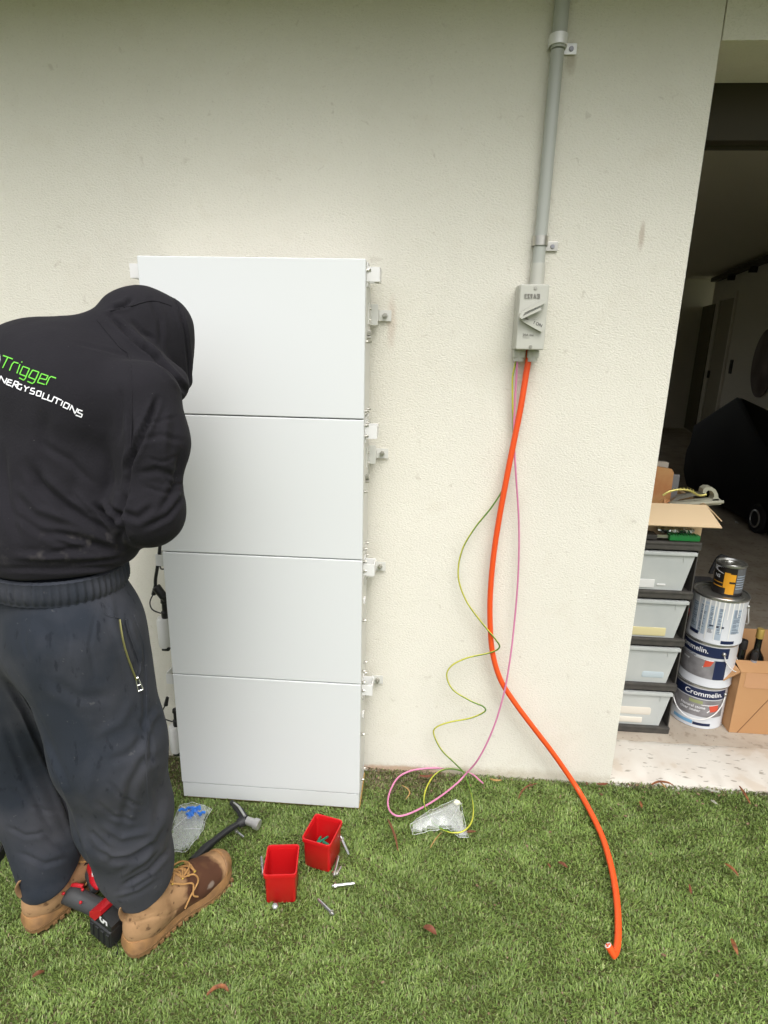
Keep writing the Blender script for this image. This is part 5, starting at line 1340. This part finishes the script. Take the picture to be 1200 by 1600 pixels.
    n, l, b = nodes(M_suede)
    c = mix_color(M_suede, mul(M_suede, mask_noise(M_suede, 26, .35, .65, 6), .5), srgb(166, 132, 96), srgb(134, 104, 74))
    c = mix_color(M_suede, mul(M_suede, blob(M_suede, (.205, 0, .075), (.055, .2, .055), .25, .35, 16), .95), c, srgb(74, 46, 34))
    c = mix_color(M_suede, mul(M_suede, blob(M_suede, (.15, -.05, .045), (.035, .05, .03), .3, .4, 24), .8), c, srgb(82, 54, 38))
    c = mix_color(M_suede, mul(M_suede, mask_noise(M_suede, 18, .52, .66, 8), .55), c, srgb(104, 74, 50))
    c = mix_color(M_suede, mul(M_suede, blob(M_suede, (.218, -.034, .060), (.012, .03, .010), .3, .3, 60), .35), c, srgb(190, 178, 164))
    c = mix_color(M_suede, mul(M_suede, mask_noise(M_suede, 55, .62, .70, 5), .7), c, srgb(70, 48, 34))
    l.new(c, b.inputs['Base Color'])
    M_toe = mat('boot_rand', srgb(150, 112, 70), .65, var=(30, .9, srgb(110, 82, 54)), bump=(60, .3, .001)); M_sole = mat('boot_sole', srgb(148, 114, 74), .7, var=(40, .8, srgb(118, 86, 54)), bump=(80, .4, .001))
    M_lace = mat('boot_lace', srgb(170, 128, 76), .8, bump=(500, .4, .0005))
    M_eye = mat('eyelet', srgb(178, 150, 70), .35, .8)
    def sole_outline(g=0):
        pts = []
        key = [(0.0, 0), (.004, .022), (.020, .036), (.055, .041), (.10, .037), (.14, .036), (.18, .044), (.225, .053), (.265, .050), (.295, .034), (.310, .012)]
        key2 = [(.309, -.010), (.292, -.034), (.262, -.048), (.225, -.050), (.18, -.042), (.14, -.034), (.10, -.035), (.055, -.039), (.020, -.035), (.004, -.021)]
        return [(x+(g if x > .15 else -g)*.6, y+(g if y > 0 else -g if y < 0 else 0)) for x, y in key+key2]
    def boot(hx, hy, ang, label):
        T = Matrix.Translation((hx, hy, -.004)) @ Matrix.Rotation(ang, 4, 'Z')
        s = SDF((-.03, -.08, .012), (.34, .08, .27), .0042)
        s.ell((.058, 0, .062), (.058, .040, .052), k=0)
        s.cap((.075, 0, .062), (.19, 0, .052), .041, .042, .03, L=(0, 1, 0), fl=1.0)
        s.ell((.238, .002, .048), (.074, .051, .043), k=.03)
        s.cap((.085, 0, .10), (.20, 0, .072), .040, .034, .035)
        s.cap((.066, 0, .10), (.064, 0, .19), .045, .048, .03)
        s.plane((0, 0, .160), (0, 0, 1), .006); s.plane((0, 0, .026), (0, 0, -1), .003)
        s.cap((.064, 0, .165), (.062, 0, .26), .040, .045, .004, op='sub')
        V, F = s.mesh(); V = relax(V, F, 2, .5)
        # creases over the vamp, seams
        Nn = vnormals(V, F)
        cr = -.0028*np.exp(-((V[:, 0]-.168-.25*(V[:, 2]-.08))/.004)**2)*np.clip((V[:, 2]-.05)/.02, 0, 1)-.0022*np.exp(-((V[:, 0]-.185-.1*(V[:, 2]-.08))/.0035)**2)*np.clip((V[:, 2]-.055)/.02, 0, 1)
        cr += -.0020*np.exp(-((V[:, 2]-.088-.02*np.sin(V[:, 0]*40))/.0025)**2)*(V[:, 0] < .12)
        cr += .0014*np.sin(V[:, 0]*130+V[:, 2]*90)*np.exp(-((V[:, 2]-.13)/.03)**2)*(V[:, 0] < .12)
        V = V+Nn*cr[:, None]
        me = bpy.data.meshes.new('boot'); me.from_pydata(V.tolist(), [], F.tolist()); me.materials.append(M_suede); me.polygons.foreach_set('use_smooth', [True]*len(F)); me.update()
        bo = bpy.data.objects.new('boot', me); C.objects.link(bo); bo.parent = pe
        bo.matrix_parent_inverse = Matrix.Translation(-Vector(e_loc)); bo.matrix_basis = T; bo['label'] = label
        def sub(mb, name, m_, **kw): q = mb.build(name, m_, **kw); q.parent = bo; return q
        k = MB()                                   # sole with lugs
        def ringz(g, z): return [(x, y, z) for x, y in sole_outline(g)]
        P2 = []
        def dens(o_):                              # densify with a closed Catmull-Rom
            o2 = o_+o_[:3]; out = []
            for i in range(1, len(o_)+1):
                p0, p1, p2, p3 = [np.array(o2[(i-1+j) % len(o_)], float) for j in range(4)]
                for t in (0, .25, .5, .75): out.append(.5*((2*p1)+(-p0+p2)*t+(2*p0-5*p1+4*p2-p3)*t*t+(-p0+3*p1-3*p2+p3)*t**3))
            return out
        def loft(gs, k):
            R_ = []
            for g, z in gs:
                o_ = dens([(x, y, 0) for x, y in sole_outline(g)])
                R_.append([(p[0], p[1], z+(.010*max(0, (p[0]-.24)/.07)**2)) for p in o_])
            n_ = len(R_[0]); vs = [p for r_ in R_ for p in r_]; fs = []
            for i in range(len(R_)-1):
                for j in range(n_): fs.append((i*n_+j, i*n_+(j+1) % n_, (i+1)*n_+(j+1) % n_, (i+1)*n_+j))
            fs.append(tuple(range(n_))[::-1]); fs.append(tuple((len(R_)-1)*n_+j for j in range(n_))); return k.add(vs, fs)
        sub(loft([(-.004, 0), (.0005, .001), (.002, .010), (.0035, .0155), (.001, .017)], MB()), 'sole', M_sole)
        sub(loft([(.0012, .0172), (.004, .018), (.003, .024), (.0005, .036), (-.003, .044), (-.010, .045)], MB()), 'rand', M_toe)
        k = MB()
        for sg in (-1, 1):
            k = MB()
            for i in range(16):
                x = .012+i*.0185; yy = np.interp(x, [p[0] for p in sole_outline()[:11]], [p[1] for p in sole_outline()[:11]])
                k.box((x, sg*(yy*.93)-.004, -.004+.0), (x+.011, sg*(yy*.93)+.0045, .006), .001)
            sub(k, 'tread', M_sole)
        # toe bumper
        s2 = SDF((.2, -.08, .03), (.34, .08, .12), .004)
        s2.ell((.240, .002, .049), (.078, .0535, .046), k=0); s2.plane((.272, 0, .05), nrm((-1, 0, .42)), .003); s2.plane((0, 0, .036), (0, 0, -1), .002)
        V2, F2 = s2.mesh(); V2 = relax(V2, F2, 1)
        k = MB().add([tuple(v) for v in V2], [tuple(map(int, f)) for f in F2]); sub(k, 'toe_cap', M_toe, sharp=180)
        # eyestay, laces and pull tab
        bvb = BVHTree.FromPolygons([tuple(v) for v in V], [tuple(map(int, f)) for f in F])
        def top(x, y, off=.003):
            r = bvb.ray_cast(Vector((x, y, .4)), Vector((0, 0, -1)))
            return Vector(r[0])+Vector((0, 0, off)) if r[0] else Vector((x, y, .1))
        def frontal(z, y, off=.003):
            r = bvb.ray_cast(Vector((.4, y, z)), Vector((-1, 0, 0)))
            return Vector(r[0])+Vector((off, 0, off*.4)) if r[0] else Vector((.11, y, z))
        rowsL = [top(.192-i*.018, -.020) for i in range(3)]+[frontal(.128+i*.024, -.022) for i in range(4)]
        rowsR = [top(.192-i*.018, .020) for i in range(3)]+[frontal(.128+i*.024, .022) for i in range(4)]
        k = MB()
        for i in range(6):
            for A_, B_ in ((rowsL[i], rowsR[i+1]), (rowsR[i], rowsL[i+1])):
                mid = (A_+B_)/2+Vector((.005, 0, .006)); k.tube(smooth_path([A_, mid, B_], 4), .0024, 6)
            k.tube([rowsL[i], (rowsL[i]+rowsR[i])/2+Vector((.003, 0, .004)), rowsR[i]], .0024, 6)
        k.tube(smooth_path([rowsL[2], rowsL[2]+Vector((.02, -.02, .008)), rowsL[1]+Vector((.01, -.026, -.010)), rowsL[1]+Vector((-.02, -.034, -.028)), rowsL[1]+Vector((-.04, -.036, -.050))], 5), .0022, 6)
        k.tube(smooth_path([rowsL[3], rowsL[3]+Vector((.02, -.015, -.01)), rowsL[2]+Vector((.012, -.026, -.012)), rowsL[2]+Vector((.004, -.036, -.035)), rowsL[2]+Vector((.016, -.038, -.05))], 5), .0022, 6)
        k.tube(smooth_path([rowsL[2], rowsL[2]+Vector((.03, .01, .012)), rowsR[1]+Vector((.01, .01, .004)), rowsR[2]+Vector((-.01, .012, 0))], 5), .0022, 6)
        sub(k, 'lace', M_lace)
        k = MB()
        for p in rowsL+rowsR: k.sphere(p-Vector((0, 0, .001)), (.0045, .0045, .0025), n=5)
        sub(k, 'eyelets', M_eye)
        k = MB().tube(smooth_path([(.016, 0, .150), (.006, 0, .152), (-.001, 0, .143), (.000, 0, .128), (.006, 0, .112)], 5), .0032, 8, flat=3.4)
        sub(k, 'pull_tab', M_suede)
    boot(-.683, -.728, BOOT_A, 'right boot with a dark wet toe and loose laces'); boot(-.968, -.690, BOOT_A2, 'left boot half hidden by the drill')
    # ---- body inside the clothes (one continuous figure)
    s = SDF((-1.25, -.95, .03), (-.30, -.08, 1.62), .0056)
    s.cap(pel+np.array([0, 0, -.02]), che-up*.35, .085, .085, 0, L=Rt, fl=1.3)
    s.cap(che-up*.35, che, .09, .10, .04, L=LrC, fl=1.5); s.cap(shR-LrC*.05, shL+LrC*.05, .05, .05, .04)
    nk_ = che+np.array([.05, .06, .08]); s.cap(nk_, headc-Fh*.03-ud_*.03, .05, .048, .03)
    hb = A(236, 615, -.655); s.cap(hb, elR, .046, .038, .03); s.cap(elR, wrR, .038, .026, .015)
    s.cap(shL, elL, .046, .038, .03); s.cap(elL, wrL, .038, .026, .015)
    s.cap(hipR, knR, .078, .055, .04); s.cap(knR, on_ground(209, 1440, 0)*[1, 1, 0]+[.02, .03, .09], .055, .038, .03)
    s.cap(hipL, knL, .078, .055, .04); s.cap(knL, np.array([-.93, -.62, .09]), .055, .038, .03)
    # head with face
    hc = headc+ud_*.0+Fh*.0
    s.ell(hc+ud_*.018-Fh*.006, (.072, .090, .092), AH, k=.02); s.ell(hc+Fh*.035-ud_*.045, (.056, .058, .060), AH, k=.03)
    s.cap(hc+Fh*.084+ud_*.0, hc+Fh*.104-ud_*.028, .010, .014, .010)
    for sg in (-1, 1):
        s.ell(hc+Fh*.086+rt_*sg*.031+ud_*.004, (.014, .010, .009), AH, k=.008, op='sub'); s.ell(hc+Fh*.076+rt_*sg*.031+ud_*.003, (.011, .011, .010), AH, k=.002)
        s.ell(hc+rt_*sg*.075-Fh*.006-ud_*.01, (.007, .016, .030), AH, k=.006)
    s.ell(hc+Fh*.092-ud_*.056, (.022, .008, .005), AH, k=.006); s.ell(hc+Fh*.090-ud_*.066, (.018, .008, .006), AH, k=.006)
    # hands: palm, four bent fingers, thumb
    def hand(w_, fwd, upv, side):
        fwd = nrm(fwd); upv = nrm(np.array(upv)-fwd*(np.array(upv)@fwd)); lat = np.cross(fwd, upv)*side
        for j in range(4): s.cap(w_+fwd*.015+lat*(j-1.5)*.012, w_+fwd*.085+lat*(j-1.5)*.019, .0135, .0115, .008)
        for j, L_ in enumerate((.074, .082, .076, .060)):
            b0 = w_+fwd*.085+lat*(j-1.5)*.021; d1 = nrm(fwd-upv*.35); d2 = nrm(fwd*.5-upv); d3 = nrm(-fwd*.15-upv)
            b1_ = b0+d1*L_*.48; b2_ = b1_+d2*L_*.30; b3_ = b2_+d3*L_*.24
            s.cap(b0, b1_, .0092, .0085, .004); s.cap(b1_, b2_, .0085, .0078, .003); s.cap(b2_, b3_, .0078, .007, .003)
        t0_ = w_+fwd*.030-lat*.026; t1_ = t0_+nrm(fwd*.6-lat*.8-upv*.4)*.038; t2_ = t1_+nrm(fwd*.9-lat*.1-upv*.6)*.032
        s.cap(t0_, t1_, .0125, .010, .006); s.cap(t1_, t2_, .010, .0085, .003)
    hand(wrR, wrR-elR+np.array([-.05, .1, .02]), (0, 0, 1), 1); hand(wrL, np.array([.25, 1, 0.]), (0, 0, 1), -1)
    V, F = s.mesh(); V = relax(V, F, 1, .4)
    me = np_obj('body', V, F, [M_skin], pe)
    # hair seen only inside the hood
    s = SDF(hc-.16, hc+.16, .006); s.ell(hc+ud_*.024-Fh*.012, (.079, .092, .092), AH, k=0); s.ell(hc+Fh*.075-ud_*.03, (.078, .075, .085), AH, k=.01, op='sub')
    V, F = s.mesh(); V = relax(V, F, 1); np_obj('hair', V, F, [M_hair], pe)
    return pe
PE = person()

# ================================================================== DRILL BETWEEN THE FEET
M_dk = mat('drill_black', srgb(34, 35, 36), .5, bump=(120, .25, .0008)); M_dr = mat('drill_red', srgb(178, 22, 34), .38); M_dg = mat('drill_grey', srgb(56, 57, 58), .5, bump=(160, .3, .0006))
G = on_ground
dr_ = empty('cordless_drill', 'red and black cordless drill lying on the grass between the boots', 'drill', tuple(G(150, 1440, 0)))
k = MB().tube(smooth_path([G(92, 1390, .060), G(110, 1398, .058), G(140, 1412, .052), G(165, 1424, .05)], 5), [.021, .022, .023, .024, .025, .025, .025, .024, .024, .023, .023, .023, .023, .024, .025, .026], 16, flat=.8)
under(k.build('grip', M_dg), dr_)
k = MB().tube([G(88, 1393, .066), G(97, 1375, .072), G(110, 1362, .075), G(124, 1356, .075)], [.012, .019, .022, .018], 14, flat=.8)
under(k.build('trigger_guard', M_dr), dr_)
k = MB().tube(smooth_path([G(104, 1384, .078), G(118, 1383, .080), G(130, 1385, .078)], 4), .0055, 8); under(k.build('guard_lip', M_dr), dr_)
k = MB().tube(smooth_path([G(116, 1332, .085), G(124, 1345, .083), G(135, 1360, .078)], 4), .030, 16, flat=.75); under(k.build('motor_housing', M_dk), dr_)
k = MB().tube(smooth_path([G(128, 1338, .088), G(138, 1352, .085), G(146, 1372, .075), G(152, 1388, .07)], 4), .019, 14, flat=.6); under(k.build('side_panel', M_dg), dr_)
k = MB().tube(smooth_path([G(141, 1348, .092), G(147, 1362, .090), G(148, 1376, .084), G(156, 1386, .08)], 4), [.013, .015, .016, .016, .016, .016, .015, .014, .013, .012, .011, .010, .008], 12, flat=.6); under(k.build('side_flash', M_dr), dr_)
M3 = Matrix.Translation(Vector(G(171, 1440, .045))) @ Matrix.Rotation(rad(-24), 4, 'Z') @ Matrix.Rotation(rad(6), 4, 'Y')
bp_ = MB().box((-.043, -.026, -.045), (.034, .030, .012), .008, M3, seg=3)
for i in range(4): bp_.box((-.036+i*.019, -.029, -.036), (-.025+i*.019, -.024, .004), .002, M3)
bpo = under(bp_.build('battery_pack', M_dk), dr_)
k = MB().prism([(-.042, .014), (-.022, .014), (.004, .052), (.002, .064), (-.010, .060), (-.042, .030)], -.024, .020, lambda u, v, d: M3 @ Vector((u, d, v))); under(k.build('foot', M_dr), dr_)
k = MB().prism([(-.020, .0125), (.034, .0125), (.036, .030), (.006, .052)], -.022, .024, lambda u, v, d: M3 @ Vector((u, d, v))); under(k.build('pack_top', M_dk), dr_)
vs, fs = text_geo('FUEL', 1, .02); fu = G(150, 1352, .108); fv = G(152, 1382, .100); fdir = (fv-fu); flen = np.linalg.norm(fdir); fdir /= flen; fup = nrm(np.cross(fdir, fu-CPOS))
q = MB().add([fu+fdir*x*.016-fup*y*.016 for x, y, z in vs], fs).build('lettering', M_wht, smooth=False); under(q, dr_)
vs, fs = text_geo('5', .042, .03)
k = MB().add([M3 @ Vector((-.004+y*.9, -.0232, .044-x*1.0)) for x, y, z in vs], fs); q = k.build('number', M_wht, smooth=False); under(q, dr_)
for a in ((99, 1396, .083), (126, 1410, .076), (129, 1390, .08)): under(MB().sphere(G(*a), .0042, n=6).build('red_screw', M_dr), dr_)
k = MB().tube(smooth_path([G(176, 1466, .008), G(184, 1478, .010), G(183, 1492, .008)], 4), .0014, 6)
tag(k.build('black_cord', M_blk), 'thin black cord end in the grass under the drill battery', 'cord')

# grey bucket seen at the left frame edge
bc = G(-48, 1345, 0)
bk = empty('grey_bucket', 'grey rounded bucket just showing at the left frame edge', 'bucket', (bc[0], bc[1], 0))
T = Matrix.Translation((bc[0], bc[1], -.004))
under(MB().lathe([(.075, 0), (.086, .012), (.098, .15), (.100, .152), (.096, .152), (.084, .016), (.0005, .014)], T, 36).build('shell', mat('bucket_grey', srgb(122, 122, 124), .45)), bk)
under(MB().lathe([(.088, .0), (.091, .0), (.0935, .035), (.0905, .035)], T, 36).build('base_band', M_bag), bk)
under(MB().lathe([(.097, .138), (.104, .140), (.104, .150), (.1002, .150)], T, 36).build('rim', mat('bucket_rim', srgb(110, 110, 112), .45)), bk)
